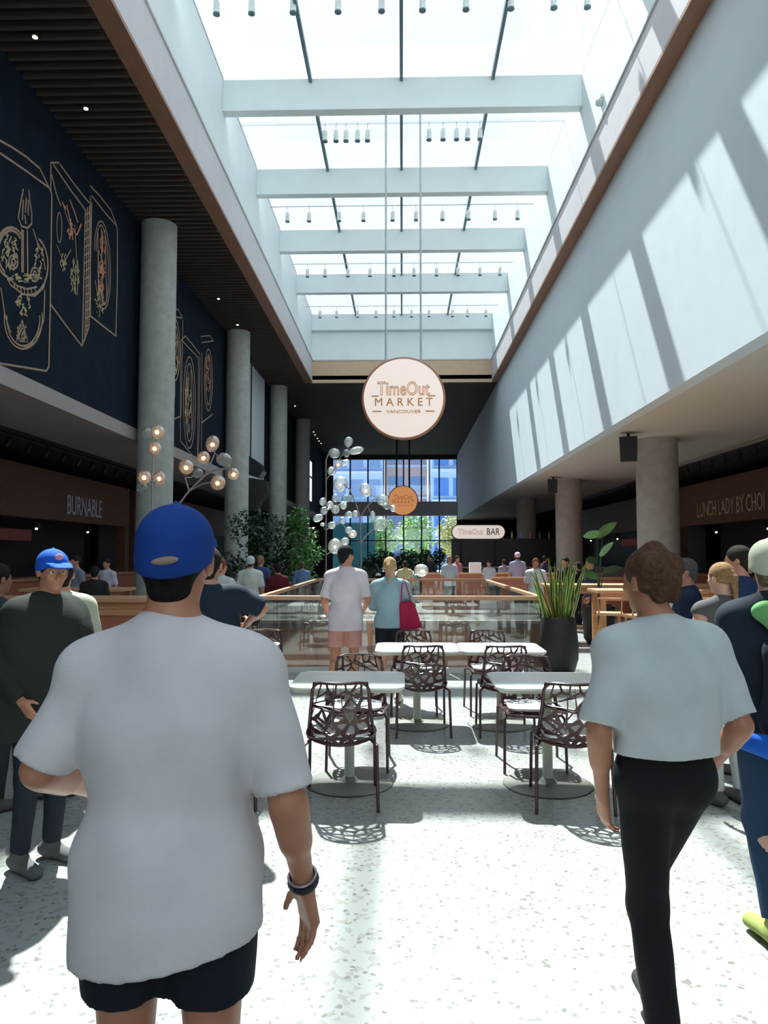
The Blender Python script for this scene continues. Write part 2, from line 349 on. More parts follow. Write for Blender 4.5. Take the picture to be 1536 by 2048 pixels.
# ---------------------------------------------------------------- murals on the left wall
def mural(label, outline, draw):
    t = thing('mural_panel', label, 'mural', (XWL, 0, 0), 0, 'line murals on the navy wall')
    def lines(name, polys, m, r):
        b = MB()
        for pl in polys:
            pts = [pX(px, py, XWL+.012) for px, py in pl]; pts = [Vector((p.x-XWL, p.y, p.z)) for p in pts]
            b.tube(pts, r, 5, sq=1)
        for i in range(len(b.v)): v = b.v[i]; b.v[i] = (.004+max(0, v[0])*.35, v[1], v[2])
        b.build(name, m, t)
    lines('panel_outline', outline, M['mural_line'], .020)
    for m, pl, r in draw: lines('drawing', pl, M[m], r*.75)
def el(cx, cy, rx, ry, a0=0, a1=360, n=22, tilt=0):
    return [(cx+rx*math.cos(math.radians(a0+(a1-a0)*i/n))+tilt*math.sin(math.radians(a0+(a1-a0)*i/n)), cy+ry*math.sin(math.radians(a0+(a1-a0)*i/n))) for i in range(n+1)]
rnd = random.Random(3)
def scribble(cx, cy, rx, ry, n):
    out = []
    for _ in range(n):
        a = rnd.uniform(0, 6.28); q = math.sqrt(rnd.random()); x = cx+rx*q*math.cos(a); y = cy+ry*q*math.sin(a); L = rnd.uniform(.1, .35)
        out.append([(x, y), (x+rnd.uniform(-.25, .25)*rx, y+L*ry*.5), (x+rnd.uniform(-.3, .3)*rx, y+L*ry)])
    return out
mural('navy wall panel with a grinning face bowl and fork drawing, at the left edge',
      [[(-60, 232), (0, 281), (25, 295), (52, 313), (80, 337), (98, 374)], [(-60, 260), (0, 306), (50, 340), (98, 375), (104, 388)], [(104, 388), (101, 600), (98, 733), (93, 742)], [(93, 742), (50, 735), (0, 727), (-60, 716)]],
      [('mural_line', [[(47, 378), (41, 410), (37, 435), (43, 452), (55, 456), (64, 447), (64, 425), (60, 400), (58, 380)], [(53, 395), (51, 425)], [(57, 400), (57, 430)], [(47, 400), (45, 440)], [(50, 430), (52, 448)],
        [(44, 458), (44, 545)], [(47, 460), (47, 545)], [(55, 460), (56, 548)], [(66, 458), (74, 482), (86, 506), (91, 540)],
        el(27, 524, 9, 14), el(27, 524, 4, 7), el(70, 549, 8, 14), el(70, 549, 3, 7),
        [(8, 545), (22, 570), (45, 588), (70, 592), (88, 575), (92, 555)], [(22, 560), (35, 572), (55, 578), (74, 574)],
        [(28, 566), (30, 576)], [(34, 571), (36, 581)], [(41, 574), (43, 584)], [(48, 576), (50, 587)], [(55, 577), (57, 588)], [(62, 577), (64, 587)], [(69, 575), (72, 584)],
        el(47, 636, 38, 62, -10, 190), el(47, 636, 33, 56, -5, 185), [(2, 575), (10, 630), (22, 665)], [(90, 580), (88, 640), (72, 684), (50, 696)]], .022),
       ('mural_line', el(30, 500, 30, 46, 120, 330) and [el(22, 505, 30, 50, 100, 320), el(22, 505, 25, 44, 120, 320), el(60, 530, 36, 60, -60, 100)], .03),
       ('mural_yellow', scribble(18, 500, 16, 36, 40)+scribble(78, 515, 9, 30, 20)+scribble(50, 555, 32, 8, 30)+scribble(46, 605, 14, 24, 30), .02),
       ('mural_line', scribble(44, 664, 10, 18, 40)+[[(45, 640), (33, 682), (56, 684), (45, 640)]], .018)])
mural('tall slanted navy wall panel with line-drawn lobster, beside the face',
      [[(102, 385), (102, 325), (118, 325)], [(107, 329), (140, 378), (171, 420)], [(120, 328), (150, 370), (178, 405)], [(104, 350), (112, 385), (122, 412)], [(101, 608), (130, 648), (164, 692)], [(164, 692), (178, 655), (184, 405)], [(171, 420), (168, 560), (165, 690)], [(175, 415), (173, 560), (170, 680)], [(179, 412), (177, 560), (174, 668)]],
      [('mural_line', [el(119, 455, 5, 30), [(114, 490), (128, 525), (142, 500)], [(126, 405), (133, 430), (142, 455), (140, 480)], [(150, 450), (152, 490), (156, 560), (155, 590)]]+[[(171, 430+k*16), (180, 424+k*16)] for k in range(15)], .016),
       ('mural_orange', [[(125, 405), (132, 418), (131, 412)], [(134, 410), (142, 450), (146, 480)], [(140, 400), (150, 425), (156, 445)], [(144, 455), (154, 470), (163, 448)]]+scribble(141, 460, 5, 22, 14), .024),
       ('mural_yellow', scribble(128, 522, 7, 16, 26)+scribble(150, 545, 8, 42, 30), .018)])
mural('narrow navy wall panel with a line-drawn hot dog, third from the left edge',
      [[(181, 372), (200, 392), (222, 420), (232, 446), (235, 460)], [(184, 392), (210, 425), (234, 452)], [(235, 460), (235, 560), (232, 672)], [(181, 392), (181, 500), (181, 632)], [(181, 632), (206, 652), (232, 672)]],
      [('mural_line', [el(205, 530, 16, 88, 200, 520, 30, 3), el(205, 530, 12, 80, 200, 500, 30, 3), [(196, 460), (197, 600)], [(203, 455), (206, 610)], [(210, 460), (214, 600)]], .02),
       ('mural_orange', scribble(204, 520, 8, 62, 46), .018), ('mural_yellow', scribble(200, 600, 9, 30, 30), .018)])
mural('navy wall panel with a line-drawn vase shape, just right of the nearest tall column',
      [[(325, 617), (345, 618), (357, 619), (365, 636)], [(365, 636), (340, 633), (325, 631)], [(366, 640), (364, 740), (362, 832)], [(362, 832), (337, 844), (322, 852)]],
      [('mural_line', [el(350, 700, 10, 62), el(350, 700, 7, 50), [(350, 765), (350, 790), (345, 815)]], .03), ('mural_yellow', scribble(350, 705, 7, 40, 30), .025)])
mural('tall slanted navy wall panel with a pointed oval drawing, between the first two columns',
      [[(363, 680), (371, 672), (386, 690), (400, 708)], [(363, 680), (380, 698), (397, 716)], [(362, 682), (361, 800), (361, 882)], [(361, 882), (378, 902), (395, 923)], [(395, 923), (399, 860), (400, 712)], [(395, 915), (397, 800), (397, 716)], [(403, 900), (404, 800), (404, 705)]],
      [('mural_line', [el(379, 805, 12, 92), el(379, 805, 8, 78), [(377, 745), (376, 860)], [(382, 740), (384, 860)]], .03), ('mural_yellow', scribble(376, 800, 6, 60, 36), .025)])
mural('small navy wall panel with a line-drawn cone, farthest of the murals',
      [[(402, 673), (420, 671)], [(420, 671), (427, 682)], [(427, 682), (404, 685)], [(403, 846), (426, 828)]],
      [('mural_line', [el(417, 760, 8, 62), el(417, 760, 5, 50)], .03), ('mural_orange', scribble(416, 740, 5, 40, 26), .025)])

# ---------------------------------------------------------------- signs
def round_sign(label, px, py, Y, r, ztop, rods, face, letter, edge, rodmat, rr):
    c = pY(px, py, Y); t = thing('round_sign', label, 'sign', (c.x, Y, c.z))
    b = MB(); n = 64
    b.add([(r*math.cos(2*PI*k/n), y, r*math.sin(2*PI*k/n)) for y in (0, .09) for k in range(n)], [tuple(range(n)), tuple(range(2*n-1, n-1, -1))]+[(k, n+k, n+(k+1) % n, (k+1) % n) for k in range(n)])
    b.build('face', face, t)
    b = MB()
    b.tube([(r*math.cos(2*PI*k/n), .045, r*math.sin(2*PI*k/n)) for k in range(n)], [.028]*n, 8, closed=True, sq=1.9); b.build('rim', edge, t, smooth=True)
    for x in rods:
        MB().tube([(x, .05, math.sqrt(max(0, r*r-x*x))), (x, .05, ztop-c.z)], rr, 8).build('hanger_rod', rodmat, t)
    R = (PI/2, 0, 0); k = r/.9
    text('lettering', 'TimeOut', .44*k, letter, t, (0, -.012, .20*k), R, xs=.72, outline=.008*k)
    text('lettering', 'M A R K E T', .26*k, letter, t, (0, -.005, -.10*k), R, ext=.01, xs=.98)
    text('lettering', 'VANCOUVER', .105*k, letter, t, (0, -.005, -.315*k), R, ext=.01, xs=1.25)
    for z, x0, x1 in ((.045, .56, .72), (-.305, .50, .70)):
        for s in (-1, 1): MB().box(min(s*x0, s*x1)*k, max(s*x0, s*x1)*k, -.012, 0, (z-.012)*k, (z+.012)*k).build('dash_mark', letter, t)
    return t
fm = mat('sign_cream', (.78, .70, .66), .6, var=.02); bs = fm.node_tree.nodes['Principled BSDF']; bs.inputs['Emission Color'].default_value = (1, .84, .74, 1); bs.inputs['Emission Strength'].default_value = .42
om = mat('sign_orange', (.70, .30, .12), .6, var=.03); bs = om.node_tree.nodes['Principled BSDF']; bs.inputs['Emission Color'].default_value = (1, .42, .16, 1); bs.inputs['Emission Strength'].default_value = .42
goldm = mat('sign_lettering', (.60, .28, .10), .5); rimm = mat('sign_rim', (.42, .20, .12), .5)
round_sign('big round cream market sign hanging on two thin rods below the skylight', 807, 796, 15.7, .87, ZG-.72, (-.385, .385), fm, goldm, rimm, M['rod'], .022)
round_sign('small round orange market sign hanging in front of the far window', 806, 1001, 42, .83, ZC+.05, (-.37, .37), om, goldm, rimm, M['black'], .05)
# pill shaped bar sign
c = pY(957, 1064, 30); t = thing('bar_sign', 'long pill-shaped cream bar sign hanging over the far counter', 'sign', (c.x, 30, c.z))
L, Rr = 1.08, .275; pts = [(L-Rr+Rr*math.cos(a), Rr*math.sin(a)) for a in [(-PI/2+PI*i/12) for i in range(13)]]+[(-L+Rr+Rr*math.cos(a), Rr*math.sin(a)) for a in [(PI/2+PI*i/12) for i in range(13)]]
n = len(pts); MB().add([(x, y, z) for y in (0, .16) for x, z in pts], [tuple(range(n)), tuple(range(2*n-1, n-1, -1))]+[(k, n+k, n+(k+1) % n, (k+1) % n) for k in range(n)]).build('face', fm, t)
MB().tube([(x*1.01, .08, z*1.04) for x, z in pts], .03, 6, closed=True).build('rim', M['black'], t)
text('lettering', 'TimeOut', .34, M['text_tan'], t, (-.33, -.012, 0), (PI/2, 0, 0), xs=.8, outline=.006)
text('lettering', 'BAR', .40, M['black'], t, (.60, -.012, 0), (PI/2, 0, 0), ext=.012, xs=.75)
for x in (-.7, .7): MB().tube([(x, .3, .20), (x, .3, 1.10-c.z)], .03, 6).build('post', M['black'], t); MB().box(x-.03, x+.03, .16, .3, -.05, .05).build('bracket', M['black'], t)

# ---------------------------------------------------------------- spotlights in the skylight, loudspeakers, downlights
def spot(p, s, label, grp):
    t = thing('spotlight', label, 'spotlight', tuple(p), 0, grp)
    MB().lathe([(.045*s, 0), (.05*s, .015*s), (.05*s, .20*s), (.03*s, .23*s)], 14).build('housing', M['steel_white'], t, smooth=True)
    MB().lathe([(.03*s, -.014*s), (.054*s, -.006*s), (.054*s, .012*s)], 14).build('lens_ring', M['bar_steel'], t, smooth=True)
    MB().tube([(0, 0, .22*s), (0, 0, .40*s)], .01, 6).build('stem', M['steel_white'], t)
    return t
rows = [(22, [433, 503, 586, 676, 763, 845, 932, 1022, 1108, 1175], 13.3, 'front row along the top of the view'),
        (281, [650, 672, 692, 715, 735, 858, 886, 913, 935, 960], 17.4, 'two clusters above the second beam gap'),
        (441, [575, 618, 678, 727, 785, 832, 885, 937, 990, 1035], 21.5, 'third row before the fourth beam'),
        (552, [615, 650, 696, 740, 788, 828, 873, 916, 960, 1000], 25.6, 'fourth row before the fifth beam'),
        (634, [640, 673, 715, 752, 788, 823, 858, 905, 935, 972], 29.6, 'last small row before the farthest beam')]
protos = None
rn = ['front', 'second', 'third', 'fourth', 'last']
ORD = ['first', 'second', 'third', 'fourth', 'fifth', 'sixth', 'seventh', 'eighth', 'ninth', 'tenth', 'eleventh', 'twelfth']
for ri, (py, xs, Y, d) in enumerate(rows):
    zz = pY(800, py, Y).z
    for k, px in enumerate(xs):
        p = pY(px, py, Y); s = 1.25 if ri == 0 else 1.15
        lab = 'white cylinder spotlight, %s from the left in the %s row under the skylight' % (ORD[k], rn[ri])
        if protos is None: protos = spot((p.x, Y, zz), s, lab, 'skylight spotlights, %s row' % rn[ri])
        else:
            q = copy_tree(protos); q.location = (p.x, Y, zz); q['label'] = lab; q['group'] = 'skylight spotlights, %s row' % rn[ri]
    o = MB().tube([(-XQ, Y, zz+.47), (XQ, Y, zz+.47)], .014, 6).build('light_track', M['rod'])
    tag(o, 'thin pale track rail carrying the %s row of skylight spotlights' % rn[ri], 'light track', 'tracks under the skylight')
dl = [(70, 75), (172, 218), (437, 598), (475, 650), (590, 812), (627, 864), (630, 870), (635, 877), (638, 882), (642, 887)]
dn = ['brightest one near the top left corner', 'tiny one below the brightest, over the murals', 'one above the second mural', 'one right above the second tall column', 'single one over the third column'] + ['%s of the tight row near the far end' % q for q in ('nearest', 'second', 'middle', 'fourth', 'farthest')]
for (px, py), d in zip(dl, dn):
    p = pZ(px, py, ZC-.01)
    t = thing('downlight', 'small warm ceiling downlight in dark slats, '+d, 'downlight', (p.x, p.y, ZC), 0, 'warm downlights in the slatted ceiling')
    MB().lathe([(.035, -.012), (.035, -.004)], 14).build('lens', M['downlight'], t); MB().lathe([(.075, -.006), (.075, .02)], 16).build('trim_ring', M['black'], t)
for q, (px, py) in enumerate(((1200, 204),)):
    p = pX(px, py, XO-.02); t = thing('security_camera', 'tiny white dome camera on the right wall of the skylight well', 'camera', tuple(p)); MB().ell((0, 0, 0), (.09, .11, .08), 12, 8).build('dome', M['rod'], t, smooth=True); MB().box(-.02, .06, -.12, .12, .03, .10).build('mount', M['steel_white'], t)
def speaker(px, py, Y, s, label, rz):
    p = pY(px, py, Y); t = thing('loudspeaker', label, 'loudspeaker', tuple(p), rz, 'black loudspeakers on the right columns')
    b = MB().add([(-.2*s, -.18*s, -.32*s), (.2*s, -.18*s, -.32*s), (.16*s, .2*s, -.24*s), (-.16*s, .2*s, -.24*s), (-.22*s, -.22*s, .32*s), (.22*s, -.22*s, .32*s), (.17*s, .2*s, .28*s), (-.17*s, .2*s, .28*s)], [(3,2,1,0),(4,5,6,7),(0,1,5,4),(1,2,6,5),(2,3,7,6),(3,0,4,7)])
    b.build('cabinet', M['black'], t, bevel=.015)
    MB().add([(-.18*s, -.195*s, -.28*s), (.18*s, -.195*s, -.28*s), (.20*s, -.235*s, .28*s), (-.20*s, -.235*s, .28*s)], [(0, 1, 2, 3)]).build('grille', M['dark'], t)
    MB().tube([(0, .1*s, .28*s), (0, .12*s, ZS-p.z)], .03, 8).build('bracket', M['black'], t)
speaker(1257, 900, 15.6, .85, 'large black loudspeaker hung beside the nearest right column', -.3)
speaker(1106, 973, 24.6, .75, 'smaller black loudspeaker hung beside the second right column', -.3)
# black stage lamp / duct shapes between left columns
p = pY(508, 930, 26)
t = thing('hanging_duct', 'dark angular hanging duct seen between the second and third left columns', 'duct', (p.x-.1, 26.9, p.z))
MB().add([(-.7, 0, .75), (.1, 0, .2), (.25, 0, -.1), (.1, 0, -.35), (-.7, 0, -.1), (-.7, .8, .75), (.1, .8, .2), (.25, .8, -.1), (.1, .8, -.35), (-.7, .8, -.1)], [(0,4,3,2,1),(5,6,7,8,9),(0,1,6,5),(1,2,7,6),(2,3,8,7),(3,4,9,8),(4,0,5,9)]).build('upper_hood', M['black'], t)
MB().add([(-.7, .1, -.3), (.35, .1, -.45), (.4, .1, -.9), (-.1, .1, -1.6), (-.7, .1, -1.6), (-.7, .7, -.3), (.35, .7, -.45), (.4, .7, -.9), (-.1, .7, -1.6), (-.7, .7, -1.6)], [(0,4,3,2,1),(5,6,7,8,9),(0,1,6,5),(1,2,7,6),(2,3,8,7),(3,4,9,8),(4,0,5,9)]).build('lower_hood', M['dark'], t)
MB().tube([(-.3, .4, .4), (-.3, .4, ZC-p.z+.05)], .03, 6).build('hanger', M['black'], t)

# ---------------------------------------------------------------- food stalls either side
def stall(side, y0, y1, label, sign, m, size, ys, menu):
    s = side; x = 9.3*s
    t = thing('food_stall', label, 'food stall', (x, y0, 0))
    D = y1-y0
    bx = lambda a, b_, c_, d_, z0, z1: MB().box(min(a*s, b_*s), max(a*s, b_*s), c_, d_, z0, z1)
    bx(0, .35, 0, D, 2.55, 3.85).build('fascia', M['brick_wood'], t)
    bx(0, .3, 0, .35, 0, 2.55).build('post', M['brick_wood'], t); bx(0, .3, D-.35, D, 0, 2.55).build('post', M['brick_wood'], t)
    bx(-.45, .3, .35, D-.35, 0, 1.0).build('counter', M['wood_red'], t); bx(-.5, .35, .35, D-.35, 1.0, 1.05).build('countertop', M['wood'], t)
    bx(1.4, 1.5, .35, D-.35, 0, 2.9).build('back_panel', M['dark'], t)
    if sign: text('lettering', sign, size, m, t, (-.02*s, ys-y0, 2.98), (PI/2, 0, -s*PI/2), ext=.01, xs=.62)
    if menu:
        bx(.9, .94, D*.3, D*.55, 2.0, 2.3).build('menu_board', M['text_pink'], t); bx(.6, .64, D*.12, D*.2, 1.75, 2.4).build('screen', M['screen'], t)
    for k in range(3):
        MB().lathe([(.02, 0), (.09, -.03), (.12, -.16), (.1, -.17)], 14, (.5*s, D*(.2+.3*k), 2.5)).build('pendant_shade', M['black'], t)
        MB().ell((.5*s, D*(.2+.3*k), 2.32), (.035, .035, .035), 8, 6).build('bulb', M['downlight'], t)
yl = pX(169, 1020, -9.3).y
stall(-1, 6.5, 13.4, 'dark wood clad food stall at the left edge, lit panel inside', None, None, .4, 10, True)
stall(-1, 13.9, 24.5, 'dark wood clad food stall on the left with pale lettering on its fascia', 'BURNABLE', M['text_grey'], .78, yl, True)
stall(-1, 25, 40, 'dark food stall far back on the left, behind the tall columns', None, None, .4, 30, False)
yr = pX(1457, 1020, 9.3).y
stall(1, 14.3, 25.0, 'dark wood clad food stall on the right with tan lettering on its fascia', 'LUNCH LADY BY CHOI', M['text_tan'], .66, yr, True)
stall(1, 25.5, 41, 'dark food stall far back on the right, behind the second round column', None, None, .4, 30, True)
def tracklights(X, ya, yb, n, zz, side):
    t = thing('track_light', 'black track rail with small spot heads under the %s soffit' % side, 'track light', (X, ya, zz))
    MB().tube([(0, 0, 0), (0, yb-ya, 0)], .02, 6).build('rail', M['black'], t)
    for i in range(n):
        y = (i+.5)*(yb-ya)/n; MB().tube([(0, y, -.02), (0, y, -.12), (-.04, y-.08, -.26)], [.012, .05, .055], 8).build('spot_head', M['black'], t)
tracklights(-8.1, 11, 24, 16, ZS-.14, 'left'); tracklights(7.9, 12, 26, 18, ZS-.14, 'right')

# ---------------------------------------------------------------- balustrade round the void
t = thing('balustrade', 'glass balustrade with wooden handrail around the floor opening', 'balustrade', (0, 0, 0))
def panelrun(x0, x1, y0, y1, n):
    for i in range(n):
        a, b_ = i/n, (i+1)/n; xa, xb = x0+(x1-x0)*a, x0+(x1-x0)*b_; ya, yb = y0+(y1-y0)*a, y0+(y1-y0)*b_
        if abs(x1-x0) > .1: MB().box(xa+.01, xb-.01, y0-.008, y0+.008, .0, 1.02).build('glass_panel', M['guard_glass'], t)
        else: MB().box(x0-.008, x0+.008, ya+.01, yb-.01, .0, 1.02).build('glass_panel', M['guard_glass'], t)
panelrun(VX0, VX1, VY0, VY0, 3); panelrun(VX0, VX1, VY1, VY1, 3); panelrun(VX0, VX0, VY0, VY1, 5); panelrun(VX1, VX1, VY0, VY1, 5)
h = .035
for x0, x1, y0, y1 in ((VX0-h, VX1+h, VY0-h, VY0+h), (VX0-h, VX1+h, VY1-h, VY1+h), (VX0-h, VX0+h, VY0+h, VY1-h), (VX1-h, VX1+h, VY0+h, VY1-h)):
    MB().box(x0, x1, y0, y1, 1.0, 1.06).build('handrail', M['rail'], t, bevel=.008)
for x0, x1, y0, y1 in ((VX0-.06, VX1+.06, VY0-.06, VY0+.0), (VX0-.06, VX1+.06, VY1-.0, VY1+.06), (VX0-.06, VX0+.0, VY0, VY1), (VX1-.0, VX1+.06, VY0, VY1)):
    MB().box(x0, x1, y0, y1, 0, .07).build('base_channel', M['slab_edge'], t)

# ---------------------------------------------------------------- tables
def rrect(w_, d_, r, n=6):
    pts = []
    for cx, cy_, a0 in ((w_/2-r, d_/2-r, 0), (-w_/2+r, d_/2-r, 90), (-w_/2+r, -d_/2+r, 180), (w_/2-r, -d_/2+r, 270)):
        for i in range(n+1): a = math.radians(a0+90*i/n); pts.append((cx+r*math.cos(a), cy_+r*math.sin(a)))
    return pts
def make_table():
    t = thing('cafe_table', 'x', 'table', (0, 0, 0), 0, 'white pedestal tables')
    b = MB(); W_, D_ = .80, .70
    rings = [(rrect(W_-.06, D_-.06, .07), .700), (rrect(W_, D_, .09), .722)]
    n = len(rings[0][0]); vs = [(x, y, z) for p, z in rings for x, y in p]
    b.add(vs, [tuple(range(n-1, -1, -1))]+[(i, (i+1) % n, n+(i+1) % n, n+i) for i in range(n)]+[tuple(range(n, 2*n))]); b.build('table_edge', M['table_edge'], t)
    MB().prism(rrect(W_, D_, .09), .7225, .740).build('tabletop', M['table_top'], t, bevel=.003)
    MB().lathe([(.036, .02), (.036, .70)], 20).build('pedestal', M['table_leg'], t, smooth=True)
    MB().lathe([(.31, 0), (.315, .006), (.30, .014), (.07, .022), (.04, .05)], 44).build('base_plate', M['base'], t, smooth=True)
    MB().lathe([(.312, -.001), (.318, .003), (.313, .007)], 44).build('base_rim', M['black'], t)
    MB().box(-.2, .2, -.03, .03, .685, .7).build('support_bracket', M['table_leg'], t)
    return t
proto_t = make_table()
tabs = [(700, 5.32, 'white pedestal table in the front row beside the man in shorts'),
        (1090, 5.32, 'white pedestal table in the front row, right of the gap'),
        (833, 7.15, 'white pedestal table in the back row, left of the joined pair'),
        (998, 7.15, 'white pedestal table in the back row, right of the joined pair'),
        (472, 7.15, 'white pedestal table in the back row, mostly behind the man in the blue cap'),
        (400, 5.32, 'white pedestal table in the front row, hidden behind the white shirt')]
for i, (px, Y, l) in enumerate(tabs):
    q = proto_t if i == 0 else copy_tree(proto_t); q.location = (pY(px, 1108, Y).x, Y, 0); q['label'] = l

# ---------------------------------------------------------------- branch pattern chairs
def voronoi(pts, x0, x1, y0, y1):
    cells = []
    for i, p in enumerate(pts):
        poly = [(x0, y0), (x1, y0), (x1, y1), (x0, y1)]
        for j, q in enumerate(pts):
            if i == j or (p[0]-q[0])**2+(p[1]-q[1])**2 > .06: continue
            mx, my = (p[0]+q[0])/2, (p[1]+q[1])/2; nx, ny = q[0]-p[0], q[1]-p[1]; out = []
            for k in range(len(poly)):
                a, b_ = poly[k], poly[(k+1) % len(poly)]; da = (a[0]-mx)*nx+(a[1]-my)*ny; db = (b_[0]-mx)*nx+(b_[1]-my)*ny
                if da <= 0: out.append(a)
                if (da < 0) != (db < 0) and abs(da-db) > 1e-12: tt = da/(da-db); out.append((a[0]+(b_[0]-a[0])*tt, a[1]+(b_[1]-a[1])*tt))
            poly = out
            if len(poly) < 3: break
        if len(poly) >= 3: cells.append(poly)
    return cells
def pierced(cells, barw, mapf, th, name, m, parent):
    """sheet with a hole in every cell, bars between them, curved by mapf"""
    import bmesh
    bm = bmesh.new()
    for c in cells:
        cx = sum(p[0] for p in c)/len(c); cy_ = sum(p[1] for p in c)/len(c)
        P = []
        for k in range(len(c)):
            a, b_ = c[k], c[(k+1) % len(c)]
            if math.hypot(a[0]-b_[0], a[1]-b_[1]) < .004: continue
            P += [a, ((a[0]+b_[0])/2, (a[1]+b_[1])/2)]
        if len(P) < 6: continue
        I = []
        for k, (x, y) in enumerate(P):
            d = math.hypot(x-cx, y-cy_); bw = (barw(y) if callable(barw) else barw)*(1.7 if k % 2 == 0 else 1.0); f_ = max(.15, (d-bw)/d) if d > 0 else 0
            I.append((cx+(x-cx)*f_, cy_+(y-cy_)*f_))
        vo = [bm.verts.new(mapf(*p)) for p in P]; vi = [bm.verts.new(mapf(*p)) for p in I]
        for k in range(len(P)): j = (k+1) % len(P); bm.faces.new((vo[k], vo[j], vi[j], vi[k]))
    bmesh.ops.remove_doubles(bm, verts=bm.verts, dist=.0015)
    me = bpy.data.meshes.new(name); bm.to_mesh(me); bm.free(); me.materials.append(m)
    o = bpy.data.objects.new(name, me); COL.objects.link(o); o.parent = parent
    so_ = o.modifiers.new('s', 'SOLIDIFY'); so_.thickness = th; so_.offset = 0
    return o
def make_chair():
    """chair facing +Y; the branch-cut back is at -Y"""
    t = thing('openwork_chair', 'x', 'chair', (0, 0, 0), 0, 'branch pattern chairs')
    r = random.Random(11)
    def jit(nx, ny, x0, x1, y0, y1, j=.42):
        return [(x0+(x1-x0)*(i+.5+(k % 2)*.3-.15+r.uniform(-j, j))/nx, y0+(y1-y0)*(k+.5+r.uniform(-j, j))/ny) for i in range(nx) for k in range(ny)]
    def back(u, v):        # v 0..1 up the back
        wv = .218-.035*v
        x = u*2*wv*(1-.03*v); z = .43+.385*v-.03*(1-v)*(1-(2*u)**2); y = -.17-.10*v-.03*math.sin(v*PI)+.10*(u*2)**2*(1-.25*v)
        return Vector((x, y, z))
    def seat(u, v):        # v 0 back .. 1 front
        x = u*(.40+.06*math.sin(v*PI)); y = -.18+.40*v; z = .435+.015*(u*2)**2+.012*(v-.4)**2-(.02*max(0, v-.85)/.15)
        return Vector((x, y, z))
    pierced(voronoi(jit(7, 5, -.5, .5, 0, 1), -.5, .5, 0, 1), lambda v: .034-.019*v, back, .009, 'backrest', M['chair'], t)
    pierced(voronoi(jit(6, 5, -.5, .5, 0, 1), -.5, .5, 0, 1), .03, seat, .009, 'seat', M['chair'], t)
    top = [back(-.5, i/8) for i in range(8)]
    bot = [back(.5-i/8, 0) for i in range(1, 8)]
    arc = [back(-.5+i/12, 1) for i in range(13)]
    arc[0] = back(-.47, .94); arc[1] = back(-.42, .985); arc[-1] = back(.47, .94); arc[-2] = back(.42, .985)
    MB().tube(top+arc+[back(.5, 1-i/8) for i in range(1, 9)]+bot, .011, 8, closed=True).build('back_frame', M['chair'], t, smooth=True)
    MB().tube([seat(-.5, i/6) for i in range(7)]+[seat(-.5+i/8, 1) for i in range(1, 9)]+[seat(.5, 1-i/6) for i in range(1, 7)], .010, 8).build('seat_rim', M['chair'], t, smooth=True)
    b = MB().prism(rrect(.37, .36, .07), .452, .472); b.build('seat_pad', M['pad'], t, (0, .0, 0), bevel=.006)
    for sx in (-1, 1):
        MB().tube([(sx*.205, .17, .425), (sx*.225, .20, .40), (sx*.232, .23, .0)], [.011, .011, .011], 10).build('leg', M['chair'], t, smooth=True)
        MB().tube([(sx*.20, -.13, .425), (sx*.235, -.21, .41), (sx*.245, -.26, .0)], [.011, .012, .011], 10).build('leg', M['chair'], t, smooth=True)
        MB().tube([(sx*.205, .17, .422), (sx*.20, -.13, .422)], .009, 8).build('side_rail', M['chair'], t, smooth=True)
    MB().tube([(-.205, .14, .422), (.205, .14, .422)], .009, 8).build('cross_rail', M['chair'], t, smooth=True)
    return t
proto_c = make_chair()
chairs = [(684, 4.97, .05, 'openwork chair with its back to us at the front left table'),
          (1132, 4.97, -.07, 'openwork chair with its back to us at the front right table, beside the striding person'),
          (717, 5.78, PI+.02, 'openwork chair facing us across the front left table'),
          (1058, 5.78, PI-.03, 'openwork chair facing us across the front right table'),
          (843, 6.86, .04, 'openwork chair with its back to us at the left of the joined white tables'),
          (1004, 6.86, 0, 'openwork chair with its back to us at the right of the joined white tables'),
          (827, 7.72, PI, 'openwork chair behind the joined white tables, by the woman'),
          (978, 7.72, PI+.03, 'openwork chair behind the right of the joined tables, by the glass'),
          (522, 7.72, PI-.05, 'openwork chair at the far side of the half-hidden table on the left'),
          (470, 6.75, .03, 'openwork chair hidden behind the white shirt, at the back left table'),
          (455, 4.97, .06, 'openwork chair low behind the bare forearm, at the front left'),
          (20, 5.75, 2.6, 'openwork chair cut by the left edge, behind the man in the dark jacket')]
for i, (px, Y, rz, l) in enumerate(chairs):
    q = proto_c if i == 0 else copy_tree(proto_c); q.location = (pY(px, 1108, Y).x, Y, 0); q.rotation_euler = (0, 0, rz); q['label'] = l
